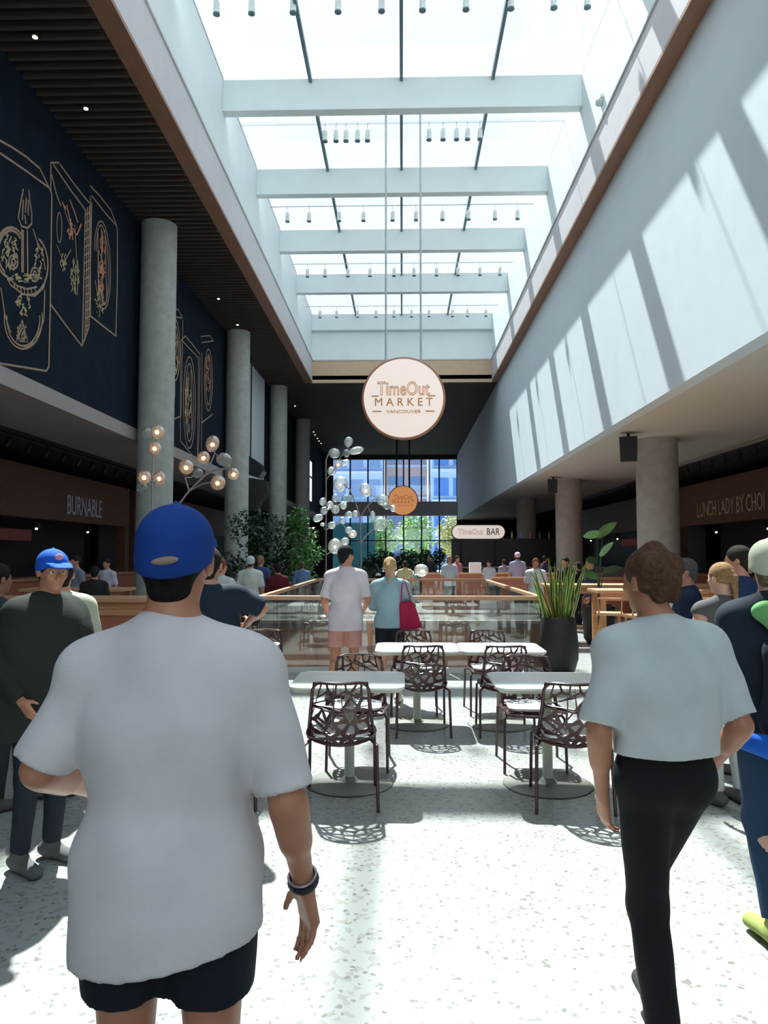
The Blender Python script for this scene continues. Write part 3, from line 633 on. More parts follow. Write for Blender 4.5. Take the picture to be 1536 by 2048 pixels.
# ---------------------------------------------------------------- plants
def leafcloud(b, c, r, n, size, rnd, droop=.3):
    for _ in range(n):
        a = rnd.uniform(0, 2*PI); ph = math.acos(rnd.uniform(-1, 1)); q = rnd.random()**.4
        p = Vector(c)+Vector((r[0]*q*math.sin(ph)*math.cos(a), r[1]*q*math.sin(ph)*math.sin(a), r[2]*q*math.cos(ph)))
        d = Vector((rnd.uniform(-1, 1), rnd.uniform(-1, 1), rnd.uniform(-.6, .5)-droop)).normalized(); s = size*rnd.uniform(.6, 1.3)
        sd = d.cross(Vector((rnd.uniform(-1, 1), rnd.uniform(-1, 1), 1))).normalized(); nn = sd.cross(d)
        b.add([p, p+d*s*.5+sd*s*.26+nn*s*.06, p+d*s, p+d*s*.5-sd*s*.26+nn*s*.06], [(0, 1, 2), (0, 2, 3)])
def shrub(label, x, y, h, blobs, m, n, size, seed, pot=True, z0=0):
    rd = random.Random(seed); t = thing('potted_shrub', label, 'plant', (x, y, z0))
    if pot:
        MB().lathe([(.22, 0), (.30, .1), (.34, .6), (.31, .6), (.30, .55)], 24).build('planter', M['pot'], t, smooth=True)
        MB().lathe([(.0, .54), (.30, .55)], 20).build('soil', M['soil'], t)
    for i, (bx_, by_, bz_, br, bh) in enumerate(blobs):
        MB().tube([(0, 0, .5), (bx_*.3, by_*.3, bz_*.55), (bx_, by_, bz_)], [.03, .02, .01], 6).build('stem', M['soil'], t)
    b = MB()
    for bx_, by_, bz_, br, bh in blobs: leafcloud(b, (bx_, by_, bz_), (br, br, bh), n, size, rd)
    b.build('foliage', m, t)
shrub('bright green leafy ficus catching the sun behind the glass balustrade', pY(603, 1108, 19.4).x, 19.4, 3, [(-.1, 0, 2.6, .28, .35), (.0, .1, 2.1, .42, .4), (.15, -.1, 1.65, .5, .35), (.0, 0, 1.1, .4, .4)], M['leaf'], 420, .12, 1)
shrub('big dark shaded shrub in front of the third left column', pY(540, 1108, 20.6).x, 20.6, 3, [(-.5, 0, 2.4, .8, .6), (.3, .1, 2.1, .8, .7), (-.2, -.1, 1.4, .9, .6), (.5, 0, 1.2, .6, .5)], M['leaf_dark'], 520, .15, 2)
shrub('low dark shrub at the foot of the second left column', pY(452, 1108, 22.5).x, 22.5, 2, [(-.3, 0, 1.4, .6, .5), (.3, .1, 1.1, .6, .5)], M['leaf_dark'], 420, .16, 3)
t = thing('broadleaf_plant', 'broad-leaved plant with pale shining leaf before the second right column', 'plant', (pY(1195, 1108, 13.5).x, 13.5, 0))
MB().lathe([(.2, 0), (.27, .1), (.3, .7), (.27, .7), (.26, .62)], 24).build('planter', M['pot'], t, smooth=True)
MB().lathe([(.0, .6), (.26, .62)], 20).build('soil', M['soil'], t)
rd = random.Random(4)
def blade(base, tip, wd, m, name='leaf', fold=.25, parent=None, n=8, bend=.1):
    base = Vector(base); tip = Vector(tip); d = tip-base; sd = d.cross(Vector((0, 1, .2))).normalized(); up = sd.cross(d).normalized(); b = MB(); vs = []
    for i in range(n+1):
        u = i/n; c_ = base+d*u+up*bend*math.sin(u*PI)*d.length; hw = wd*(math.sin(PI*min(1, .12+u*.88))**.8)+.002
        vs += [c_-sd*hw, c_-up*fold*hw, c_+sd*hw]
    b.add(vs, [(i*3+k, i*3+k+1, i*3+k+4, i*3+k+3) for i in range(n) for k in (0, 1)]); o = b.build(name, m, parent, smooth=True)
    return o
for (x0, z0, x1, z1, wd, mm) in ((.1, 2.02, -.30, 1.96, .075, 'leaf_pale'), (.0, 1.95, .32, 2.22, .09, 'leaf'), (.05, 1.6, .25, 1.86, .06, 'leaf_pale'), (.0, 1.5, -.25, 1.55, .07, 'leaf_dark'), (.1, 1.3, .4, 1.4, .07, 'leaf_dark'), (0, 1.2, -.3, 1.3, .07, 'leaf')):
    MB().tube([(0, 0, .6), (x0*.4, 0, (z0+.6)/2), (x0, 0, z0)], [.014, .01, .006], 6).build('stem', M['leaf_dark'], t)
    blade((x0, 0, z0), (x1, -.15, z1), wd, M[mm], parent=t)
# snake plant in tall black planter
px_ = pY(1115, 1108, 9.85).x
t = thing('snake_plant', 'spiky yellow-edged snake plant in a tall black planter by the glass corner', 'plant', (px_, 9.85, 0))
MB().lathe([(.15, 0), (.19, .03), (.255, .25), (.26, .42), (.235, .70), (.215, .80), (.20, .80), (.20, .72)], 32).build('planter', M['pot'], t, smooth=True)
MB().lathe([(.0, .72), (.205, .73)], 20).build('soil', M['soil'], t)
for i in range(36):
    a = rd.uniform(0, 2*PI); q = rd.uniform(0, .17); bx_, by_ = q*math.cos(a), q*math.sin(a); hh = rd.uniform(.4, .88); lean = rd.uniform(.0, .16)+(.16 if i % 5 == 0 else 0)
    base = Vector((bx_, by_, .72)); tip = Vector((bx_+math.cos(a)*lean*1.3, by_+math.sin(a)*lean, .72+hh)); d = tip-base
    sd = Vector((math.cos(a+1.2+i), math.sin(a+1.2+i), 0)); sd = (sd-d*sd.dot(d)/d.length_squared).normalized(); vs = []; ve = []; n = 9; nn = sd.cross(d).normalized()
    for k in range(n+1):
        u = k/n; c_ = base+d*u+nn*.03*math.sin(u*PI); hw = .032*(1-.25*u)*(1 if u < .7 else max(0.03, (1-u)/.3)**.7); hi = hw*.62
        vs += [c_-sd*hi, c_+nn*.006*(-1), c_+sd*hi]; ve += [c_-sd*hw, c_-sd*hi, c_+sd*hi, c_+sd*hw]
    lf = MB().add(vs, [(k*3+j, k*3+j+1, k*3+j+4, k*3+j+3) for k in range(n) for j in (0, 1)]).build('leaf', M['leaf_dark'] if i % 3 else M['leaf'], t, smooth=True)
    MB().add(ve, [(k*4+j, k*4+j+1, k*4+j+5, k*4+j+4) for k in range(n) for j in (0, 2)]).build('leaf_edge', M['leaf_yellow'], lf, smooth=True)

# ---------------------------------------------------------------- bubble lamp trees
def lamp_tree(label, Y, base, stems, bubbles, seed):
    rd = random.Random(seed); o0 = pY(base, 1108, Y); t = thing('bubble_lamp_tree', label, 'lamp', (o0.x, Y, 0), 0, 'glass bubble lamp trees')
    L = lambda px, py, dy=0: pY(px, py, Y+dy)-Vector((o0.x, Y, 0))
    bz = MB().lathe([(.2, 0), (.2, .02), (.03, .05)], 20); bz.build('base_plate', M['lamp_metal'], t)
    for i, (pts, dz) in enumerate(stems):
        P = [L(*q) for q in pts]
        if dz: P = [Vector((P[0].x, 0, 0))]+P
        MB().tube(P, .018 if dz else .012, 8).build('trunk' if dz else 'branch', M['lamp_metal'], t, smooth=True)
    S = Y/F
    for (px, py, rx, ry, lit) in bubbles:
        dy = rd.uniform(-.5, .5); c_ = L(px, py, dy); R = Matrix.Rotation(rd.uniform(-.5, .5), 3, 'Y')
        g = MB().ell((0, 0, 0), (rx*S, min(rx, ry)*S*.7, ry*S), 16, 10, R, .05).build('glass_shade', M['lamp_glass'], t, tuple(c_), smooth=True)
        if lit: MB().ell((0, 0, -.1*ry*S), (.036, .036, .036), 10, 8).build('bulb', M['bulb'], g)
        P = [L(*q) for pts, dz in stems for q in pts]; near = min(P, key=lambda q: (q-c_).length)
        if (near-c_).length > .05: MB().tube([near, (near+c_)/2+Vector((0, 0, -.04)), c_], .007, 6).build('twig', M['lamp_metal'], t)
lamp_tree('glass bubble lamp tree behind the glass balustrade, left of the far window', 19, 652,
    [([(652, 1150), (652, 1080), (652, 990), (652, 920), (660, 900)], True), ([(652, 1022), (672, 1012), (692, 1004)], False), ([(652, 960), (668, 940), (680, 915), (697, 895)], False), ([(652, 1060), (670, 1050), (684, 1045)], False), ([(652, 1110), (668, 1100)], False)],
    [(697, 884, 9, 10, 0), (712, 901, 15, 8, 0), (693, 907, 8, 8, 0), (669, 907, 11, 11, 0), (676, 929, 7, 7, 1), (663, 942, 9, 9, 0), (690, 925, 9, 6, 0), (645, 1003, 7, 8, 0), (648, 1021, 8, 8, 0), (636, 1036, 11, 8, 0), (671, 996, 8, 8, 0), (660, 1009, 8, 7, 0), (687, 1011, 8, 8, 0), (671, 1019, 9, 8, 0), (645, 1049, 5, 4, 0), (664, 1051, 9, 7, 0), (685, 1041, 7, 7, 0), (697, 1060, 8, 6, 0), (670, 1092, 15, 16, 1), (690, 1083, 9, 8, 0)], 1)
lamp_tree('glass bubble lamp tree standing right of the other, over the woman in blue', 20.5, 722,
    [([(722, 1150), (722, 1090), (720, 1035), (712, 1008), (700, 980), (688, 968)], True), ([(720, 1035), (735, 1012), (752, 995)], False), ([(722, 1085), (732, 1072), (742, 1062)], False), ([(752, 995), (768, 1000), (784, 1014)], False)],
    [(681, 968, 14, 17, 1), (732, 980, 11, 14, 1), (765, 1000, 14, 11, 0), (693, 997, 12, 8, 0), (698, 1029, 8, 7, 0), (711, 1028, 6, 7, 0), (746, 1031, 5, 9, 0), (773, 1012, 8, 7, 0), (786, 1017, 7, 7, 0), (705, 1068, 9, 8, 1), (760, 1048, 16, 13, 0)], 2)
lamp_tree('glass bubble lamp low beside the woman, on a slanted stem', 12.5+6, 818,
    [([(815, 1162), (820, 1155), (830, 1147)], True)], [(843, 1141, 14, 13, 1)], 3)
lamp_tree('lit glass bubble lamp tree in front of the nearest tall column', 12, 305,
    [([(303, 1200), (304, 1060), (305, 960), (306, 920), (309, 895), (314, 875)], True), ([(305, 975), (295, 962), (288, 958)], False), ([(305, 970), (312, 962)], False)],
    [(314, 863, 14, 15, 1), (309, 896, 14, 13, 1), (288, 954, 14, 13, 1), (318, 956, 14, 15, 1), (283, 975, 12, 11, 0), (292, 868, 13, 13, 0)], 4)
lamp_tree('lit glass bubble lamp tree spreading right above the blue cap', 12, 345,
    [([(340, 1150), (343, 1060), (358, 1008), (378, 982), (410, 950), (430, 940), (460, 936)], True), ([(378, 982), (405, 968), (430, 963)], False), ([(410, 950), (422, 925), (430, 905)], False), ([(378, 982), (370, 955)], False)],
    [(425, 888, 14, 17, 1), (448, 919, 18, 14, 0), (407, 915, 13, 14, 1), (372, 934, 15, 14, 1), (395, 946, 12, 10, 0), (467, 948, 13, 12, 1), (435, 965, 16, 15, 1)], 5)

# ---------------------------------------------------------------- timber furniture in the hall
def high_table(label, x0, x1, y0, y1, h_, grp=None):
    t = thing('high_table', label, 'table', ((x0+x1)/2, (y0+y1)/2, 0), 0, grp); a, b_ = (x1-x0)/2, (y1-y0)/2
    MB().box(-a, a, -b_, b_, h_-.05, h_).build('tabletop', M['rail'], t, bevel=.006)
    MB().box(-a+.05, a-.05, -b_+.05, -b_+.09, h_-.17, h_-.05).build('apron', M['wood'], t)
    for sx in (-1, 1):
        for sy in (-1, 1): MB().box(sx*(a-.1)-.04, sx*(a-.1)+.04, sy*(b_-.1)-.04, sy*(b_-.1)+.04, 0, h_-.05).build('leg', M['wood'], t)
    MB().box(-a+.1, a-.1, -.02, .02, .22, .28).build('footrail', M['wood'], t)
high_table('long high oak table right of the snake plant, nearest', 3.1, 6.4, 11.6, 12.3, 1.07)
high_table('long high oak table behind the nearest one on the right', 2.7, 6.6, 13.6, 14.3, 1.07)
high_table('long high oak table left of the balustrade, behind the blue cap man', -6.3, -3.2, 9.3, 10.0, 1.07)
high_table('second high oak table on the left, farther back', -6.3, -4.6, 11.8, 12.5, 1.07)
def make_stool():
    t = thing('bar_stool', 'x', 'stool', (0, 0, 0), 0, 'oak bar stools')
    MB().prism(rrect(.38, .36, .05), .72, .76).build('seat', M['rail'], t)
    for sx in (-1, 1):
        for sy in (-1, 1): MB().tube([(sx*.13, sy*.12, .72), (sx*.19, sy*.18, 0)], .018, 8).build('leg', M['wood'], t, smooth=True)
    MB().tube([(-.17, -.16, .25), (.17, -.16, .25), (.17, .16, .25), (-.17, .16, .25)], .011, 6, closed=True).build('footrest', M['wood'], t)
    MB().tube([(-.16, .15, .74), (-.17, .19, .98), (.17, .19, .98), (.16, .15, .74)], .014, 8).build('back_hoop', M['wood'], t)
    return t
ps = make_stool()
st = [(3.15, 11.15, 2.9, 'oak bar stool right next to the black planter, end of the row'), (3.45, 10.75, 3.3, 'oak bar stool standing out toward us from the right high table'), (3.95, 11.2, 3.1, 'oak bar stool behind the striding person, middle of the row'), (4.5, 11.2, 3.2, 'oak bar stool under the right high table, farther right'), (5.0, 11.2, 3.0, 'oak bar stool under the right high table, last of its row'),
      (-3.6, 9.0, 3.1, 'oak bar stool at the near left high table, nearest the aisle'), (-4.3, 9.0, 3.0, 'oak bar stool at the near left high table, behind the cream sleeve'), (-5.0, 9.0, 3.2, 'oak bar stool at the near left high table, behind the blue capped head')]
for i, (x, y, rz, l) in enumerate(st):
    q = ps if i == 0 else copy_tree(ps); q.location = (x, y, 0); q.rotation_euler = (0, 0, rz); q['label'] = l
def banquette(label, x0, x1, y, rz=0, hb=1.02, d=.6):
    t = thing('banquette_bench', label, 'bench', ((x0+x1)/2, y, 0), rz); a = (x1-x0)/2
    MB().box(-a, a, 0, .08, 0, hb).build('back_panel', M['wood_red'], t); MB().box(-a-.02, a+.02, -.02, .1, hb, hb+.05).build('top_rail', M['wood'], t)
    MB().box(-a, a, .08, d, 0, .38).build('seat_box', M['wood_red'], t); MB().box(-a+.02, a-.02, .1, d, .38, .46).build('cushion', M['wood_red'], t, bevel=.02)
banquette('long red-brown bench back beyond the balustrade, before the far crowd', .6, 6.0, 22)
banquette('red-brown bench back on the right, behind the snake plant', 2.3, 6.2, 18.5, hb=1.0)
banquette('orange wood bench panel at left, beside the cream sleeve', -3.9, -3.0, 8.2, hb=.95)
banquette('red-brown bench back at left under the dark shrubs', -4.4, -2.4, 17.9, hb=.9)
t = thing('bar_counter', 'far bar counter under the pill-shaped sign', 'counter', (c.x+.4, 30.0, 0))
MB().box(-1.4, 3.2, 0, .7, 0, 1.05).build('front', M['dark'], t); MB().box(-1.5, 3.3, -.05, .75, 1.05, 1.1).build('countertop', M['wood'], t)
MB().box(-1.4, 3.2, 1.4, 1.8, 0, 2.3).build('back_shelf', M['black'], t)
cs = [(.7, .15, .2), (.1, .5, .3), (.7, .6, .2), (.2, .3, .7)]
for i in range(11): MB().lathe([(.035, 0), (.035, .2), (.015, .25), (.015, .32)], 10, (-1.2+i*.4, 1.5, 2.3)).build('bottle', mat('bottle_%d' % i, cs[i % 4], .2), t)
bx_ = MB().box(-.19, .19, -.15, .15, 0, 1.35); o = bx_.build('white_cabinet', M['white_wall'], None, (pY(950, 1108, 24).x, 24, 0)); tag(o, 'narrow white cabinet among the far crowd under the bar sign', 'cabinet')
def low_chair(x, y, i):
    t = thing('dark_chair', 'dark dining chair in the far crowd, %s from the left, %s row' % (ORD[i % 6], 'nearer' if i < 6 else 'farther'), 'chair', (x, y, 0), i*.9, 'dark chairs by the far window')
    MB().box(-.22, .22, -.22, .22, .42, .47).build('seat', M['black'], t); MB().box(-.22, .22, .19, .23, .5, .95).build('backrest', M['black'], t)
    for sx in (-1, 1):
        for sy in (-1, 1): MB().tube([(sx*.19, sy*.19, .42), (sx*.2, sy*.2, 0)], .018, 6).build('leg', M['black'], t)
for i in range(12): low_chair(-2.6+(i % 6)*.9+.3*(i//6), 25.8+2.6*(i//6)+.5*(i % 2), i)
for i, (px, Y) in enumerate(((745, 30), (765, 34), (800, 33), (812, 36), (838, 31), (868, 34), (915, 36))):
    x = pY(px, 1108, Y).x
    shrub('dark potted shrub standing among the far tables, %s' % ['leftmost', 'second from left', 'third from left', 'in the middle', 'right of the middle', 'second from right', 'rightmost'][i], x, Y, 1.6, [(-.2, 0, 1.2, .4, .35), (.25, 0, 1.5, .35, .4)], M['leaf_dark'], 160, .2, 20+i)

# ---------------------------------------------------------------- outside, beyond the far window
go = MB().box(-60, 60, YE+.4, 140, -.3, -.1).build('ground', mat('paving_outside', (.66, .66, .66), .8)); struct(go)
def facade(label, x0, x1, y, h_, m, bands, nx, dz=3.4):
    t = thing('building', label, 'building', ((x0+x1)/2, y, 0)); a = (x1-x0)/2
    MB().box(-a, a, 0, 10, 0, h_).build('facade', m, t)
    k = 0; z = 1.2
    while z < h_-2.2:
        for i in range(nx):
            wx0 = -a+(i+.12)*2*a/nx; wx1 = -a+(i+.88)*2*a/nx
            f_ = MB().box(wx0, wx1, -.06, .02, z, z+2.0).build('window', bands, t)
        MB().box(-a, a, -.5, 0, z-.7, z-.45).build('ledge', M['white_wall'], t); z += dz
bl_ = mat('blue_glazing', (.07, .24, .70), .15, spec=.9); bl2 = mat('pale_blue_facade', (.50, .66, .90), .5); bl3 = mat('grey_blue_glazing', (.25, .38, .60), .2, spec=.8); pk = mat('pink_stone', (.80, .58, .50), .7)
facade('pale blue glass building seen at left of the far window', -16, -2.2, 82, 15.5, bl2, bl3, 7)
facade('pinkish building seen in the middle of the far window', -1.9, 3.0, 86, 16, pk, bl3, 2, 3.8)
facade('deep blue glass building seen at right of the far window', 3.3, 16, 80, 15.5, bl2, bl_, 6)
def tree(label, x, y, h_, r, m, seed):
    rd = random.Random(seed); t = thing('tree', label, 'tree', (x, y, -.1), 0, 'trees outside the far window')
    MB().tube([(0, 0, 0), (.1, 0, h_*.4), (0, 0, h_*.7)], [.16, .12, .07], 8).build('trunk', M['soil'], t)
    b = MB(); leafcloud(b, (0, 0, h_*.62), (r, r, h_*.4), 1500, .36, rd); b.build('crown', m, t)
tg = mat('spring_leaf', (.22, .42, .08), .5, var=.4, scale=1); ty = mat('yellow_leaf', (.50, .50, .14), .5, var=.4, scale=1)
tree('yellow-green tree outside, left of the orange sign', -1.9, 63, 5.0, 1.6, tg, 31); tree('green tree outside, behind the orange sign', 1.3, 67, 5.6, 1.7, tg, 32)
tree('yellowish tree outside, right of the orange sign', 4.6, 63.5, 5.2, 1.6, ty, 33); tree('tall green tree outside, farther right', 8.1, 68, 5.8, 1.8, tg, 34)
o = MB().box(-6.5, -2.2, 60, 60.3, 0, 4.2).build('kiosk_wall', mat('teal_panel', (.01, .12, .14), .4)); tag(o, 'teal panel wall outside the far window, lower left', 'wall panel')
# ---------------------------------------------------------------- people: smooth blended bodies, surface-netted
class SDF:
    def __init__(s): s.p = []; s.cuts = []
    def cap(s, a, b, ra, rb=None, k=.03, sc_=(1, 1, 1), cuts=(), sub=False, fr=None):
        s.p.append((np.array(a, float), np.array(b, float), ra, ra if rb is None else rb, k, np.array(sc_, float), cuts, sub, fr)); return s
    def ell(s, c, r, k=.02, **kw):
        m = min(r); return s.cap(c, c, m, m, k, sc_=(r[0]/m, r[1]/m, r[2]/m), **kw)
    def cut(s, n, c): s.cuts.append((np.array(n, float)/np.linalg.norm(n), c/np.linalg.norm(n))); return s
    def mesh(s, res, name, m, parent, fold=None):
        los, his = [], []
        for a, b, ra, rb, k, sc_, cu, sub, fr in s.p:
            r = max(ra, rb)*sc_
            lo = np.minimum(a, b)-r; hi = np.maximum(a, b)+r
            if fr is not None:
                R_, o_ = fr; cs = np.array([[x, y, z] for x in (lo[0], hi[0]) for y in (lo[1], hi[1]) for z in (lo[2], hi[2])])@R_.T+o_; lo, hi = cs.min(0), cs.max(0)
            los.append(lo); his.append(hi)
        idx = [i for i, q in enumerate(s.p) if not q[7]]
        LO = np.min([los[i] for i in idx], 0)-3*res-.01; HI = np.max([his[i] for i in idx], 0)+3*res+.01
        n = np.ceil((HI-LO)/res).astype(int)+1
        V = np.full(n, 1.0, dtype=np.float32); ax = [LO[i]+res*np.arange(n[i]) for i in range(3)]
        for q, (a, b, ra, rb, k, sc_, cu, sub, fr) in enumerate(s.p):
            mg = k+2.5*res
            i0 = np.clip(np.floor((los[q]-mg-LO)/res).astype(int), 0, n-1); i1 = np.clip(np.ceil((his[q]+mg-LO)/res).astype(int)+1, 1, n)
            if (i1 <= i0).any(): continue
            P = np.stack(np.meshgrid(*[ax[i][i0[i]:i1[i]] for i in range(3)], indexing='ij'), -1)
            W = P
            if fr is not None: P = (P-fr[1])@fr[0]
            Q = P/sc_; A = a/sc_; B = b/sc_; AB = B-A; L2 = (AB*AB).sum()
            t = np.clip(((Q-A)@AB)/L2, 0, 1) if L2 > 1e-12 else np.zeros(Q.shape[:-1])
            D = Q-(A+t[..., None]*AB)
            dist = np.sqrt((D*D).sum(-1)); rr = ra+(rb-ra)*t
            grad = np.sqrt(((D/sc_)**2).sum(-1))/np.maximum(dist, 1e-9); d = (dist-rr)/np.maximum(grad, 1e-3)
            for nn, cc in cu:
                nn = np.array(nn, float); ln = np.linalg.norm(nn); d = np.maximum(d, (P@nn-cc)/ln)
            S_ = (slice(i0[0], i1[0]), slice(i0[1], i1[1]), slice(i0[2], i1[2])); v = V[S_]
            if sub: V[S_] = np.maximum(v, -d)
            else:
                h_ = np.clip(.5+.5*(v-d)/max(k, 1e-6), 0, 1); V[S_] = v*(1-h_)+d*h_-k*h_*(1-h_)
        G = np.meshgrid(*ax, indexing='ij')
        if fold:
            V += (fold*(np.sin(9*G[0]+17*G[2]+4*np.sin(7*G[1]))*np.sin(13*G[0]-11*G[2]+6*G[1])+.6*np.sin(31*G[0]+8*G[2])*np.sin(6*G[2]+14*G[1]))).astype(np.float32)
        for nn, cc in s.cuts: V = np.maximum(V, (G[0]*nn[0]+G[1]*nn[1]+G[2]*nn[2]-cc).astype(np.float32))
        # naive surface nets
        ins = V < 0
        c8 = np.stack([ins[dx:n[0]-1+dx, dy:n[1]-1+dy, dz:n[2]-1+dz] for dx in (0, 1) for dy in (0, 1) for dz in (0, 1)]).sum(0)
        act = (c8 > 0) & (c8 < 8); ids = -np.ones(act.shape, dtype=np.int64); I = np.argwhere(act); ids[act] = np.arange(len(I))
        acc = np.zeros((len(I), 3)); cnt = np.zeros(len(I))
        for axd in range(3):
            oth = [q for q in range(3) if q != axd]
            for u in (0, 1):
                for v_ in (0, 1):
                    p0 = I.copy(); p0[:, oth[0]] += u; p0[:, oth[1]] += v_; p1 = p0.copy(); p1[:, axd] += 1
                    a_ = V[tuple(p0.T)]; b_ = V[tuple(p1.T)]; mk = (a_ < 0) != (b_ < 0)
                    t = np.where(mk, a_/np.where(mk, a_-b_, 1), 0); pt = p0.astype(float); pt[:, axd] += t
                    acc[mk] += pt[mk]; cnt[mk] += 1
        verts = LO+res*(acc/np.maximum(cnt, 1)[:, None])
        faces = []
        for axd in range(3):
            o1, o2 = [(1, 2), (2, 0), (0, 1)][axd]
            sl0 = [slice(None)]*3; sl1 = [slice(None)]*3; sl0[axd] = slice(0, -1); sl1[axd] = slice(1, None)
            e0 = ins[tuple(sl0)]; e1 = ins[tuple(sl1)]; E = np.argwhere(e0 != e1)
            ok = (E[:, o1] > 0) & (E[:, o2] > 0) & (E[:, o1] < n[o1]-1) & (E[:, o2] < n[o2]-1); E = E[ok]
            if not len(E): continue
            q = []
            for d1, d2 in ((-1, -1), (0, -1), (0, 0), (-1, 0)):
                c_ = E.copy(); c_[:, o1] += d1; c_[:, o2] += d2; q.append(ids[tuple(c_.T)])
            q = np.stack(q, 1); fl_ = ~e0[tuple(E.T)]; q[fl_] = q[fl_][:, ::-1]; faces.append(q)
        Fq = np.concatenate(faces); Fq = Fq[(Fq >= 0).all(1)]
        me = bpy.data.meshes.new(name); me.vertices.add(len(verts)); me.vertices.foreach_set('co', verts.astype(np.float32).ravel())
        me.loops.add(len(Fq)*4); me.loops.foreach_set('vertex_index', Fq.astype(np.int32).ravel()); me.polygons.add(len(Fq)); me.polygons.foreach_set('loop_start', np.arange(0, len(Fq)*4, 4, dtype=np.int32))
        me.update(calc_edges=True); me.validate(); me.polygons.foreach_set('use_smooth', [True]*len(me.polygons)); me.materials.append(m)
        o = bpy.data.objects.new(name, me); COL.objects.link(o); o.parent = parent
        return o
def V3(*a): return np.array(a, float)
def unit(v): v = np.array(v, float); return v/max(1e-9, np.linalg.norm(v))
BASE = dict(shL=(-.178, 0, 1.405), shR=(.178, 0, 1.405), elL=(-.235, -.02, 1.13), elR=(.235, -.02, 1.13), wrL=(-.245, .05, .89), wrR=(.245, .05, .89),
            hipL=(-.085, 0, .93), hipR=(.085, 0, .93), knL=(-.095, .02, .50), knR=(.095, .02, .50), anL=(-.10, -.02, .085), anR=(.10, -.02, .085))
def add_hand(S, wr, d, palm, side, curl, fr_):
    """four separate bent fingers and a side-set thumb; palm = direction the palm faces"""
    d = unit(d); palm = unit(np.array(palm)-d*np.dot(palm, d)); lat = np.cross(d, palm)*side      # lat points to the thumb
    for i, off in enumerate((.027, .010, -.008, -.025)):
        S.cap(wr+d*.012+lat*off*.6, wr+d*.085+lat*off, .0145, .0125, .012)
        seg = ((.043, .027, .021), (.048, .030, .022), (.044, .028, .021), (.034, .021, .018))[i]
        p = wr+d*(.088-(.008 if i == 3 else 0))+lat*off; dd = d+lat*off*1.6
        for j, L in enumerate(seg):
            a = curl*(.55+.5*j)*(1+.12*i); dj = unit(dd)*math.cos(a)+palm*math.sin(a); q = p+dj*L
            S.cap(p, q, fr_*(1-.1*j), fr_*(1-.1*(j+1)), .004); p = q
    p = wr+d*.022+lat*.026; q = p+unit(d*.8+lat*.75+palm*.35)*.045; S.cap(p, q, .013, fr_*1.12, .012); S.cap(q, q+unit(d*1.0+lat*.25+palm*.5)*.032, fr_*1.1, fr_*.9, .004)
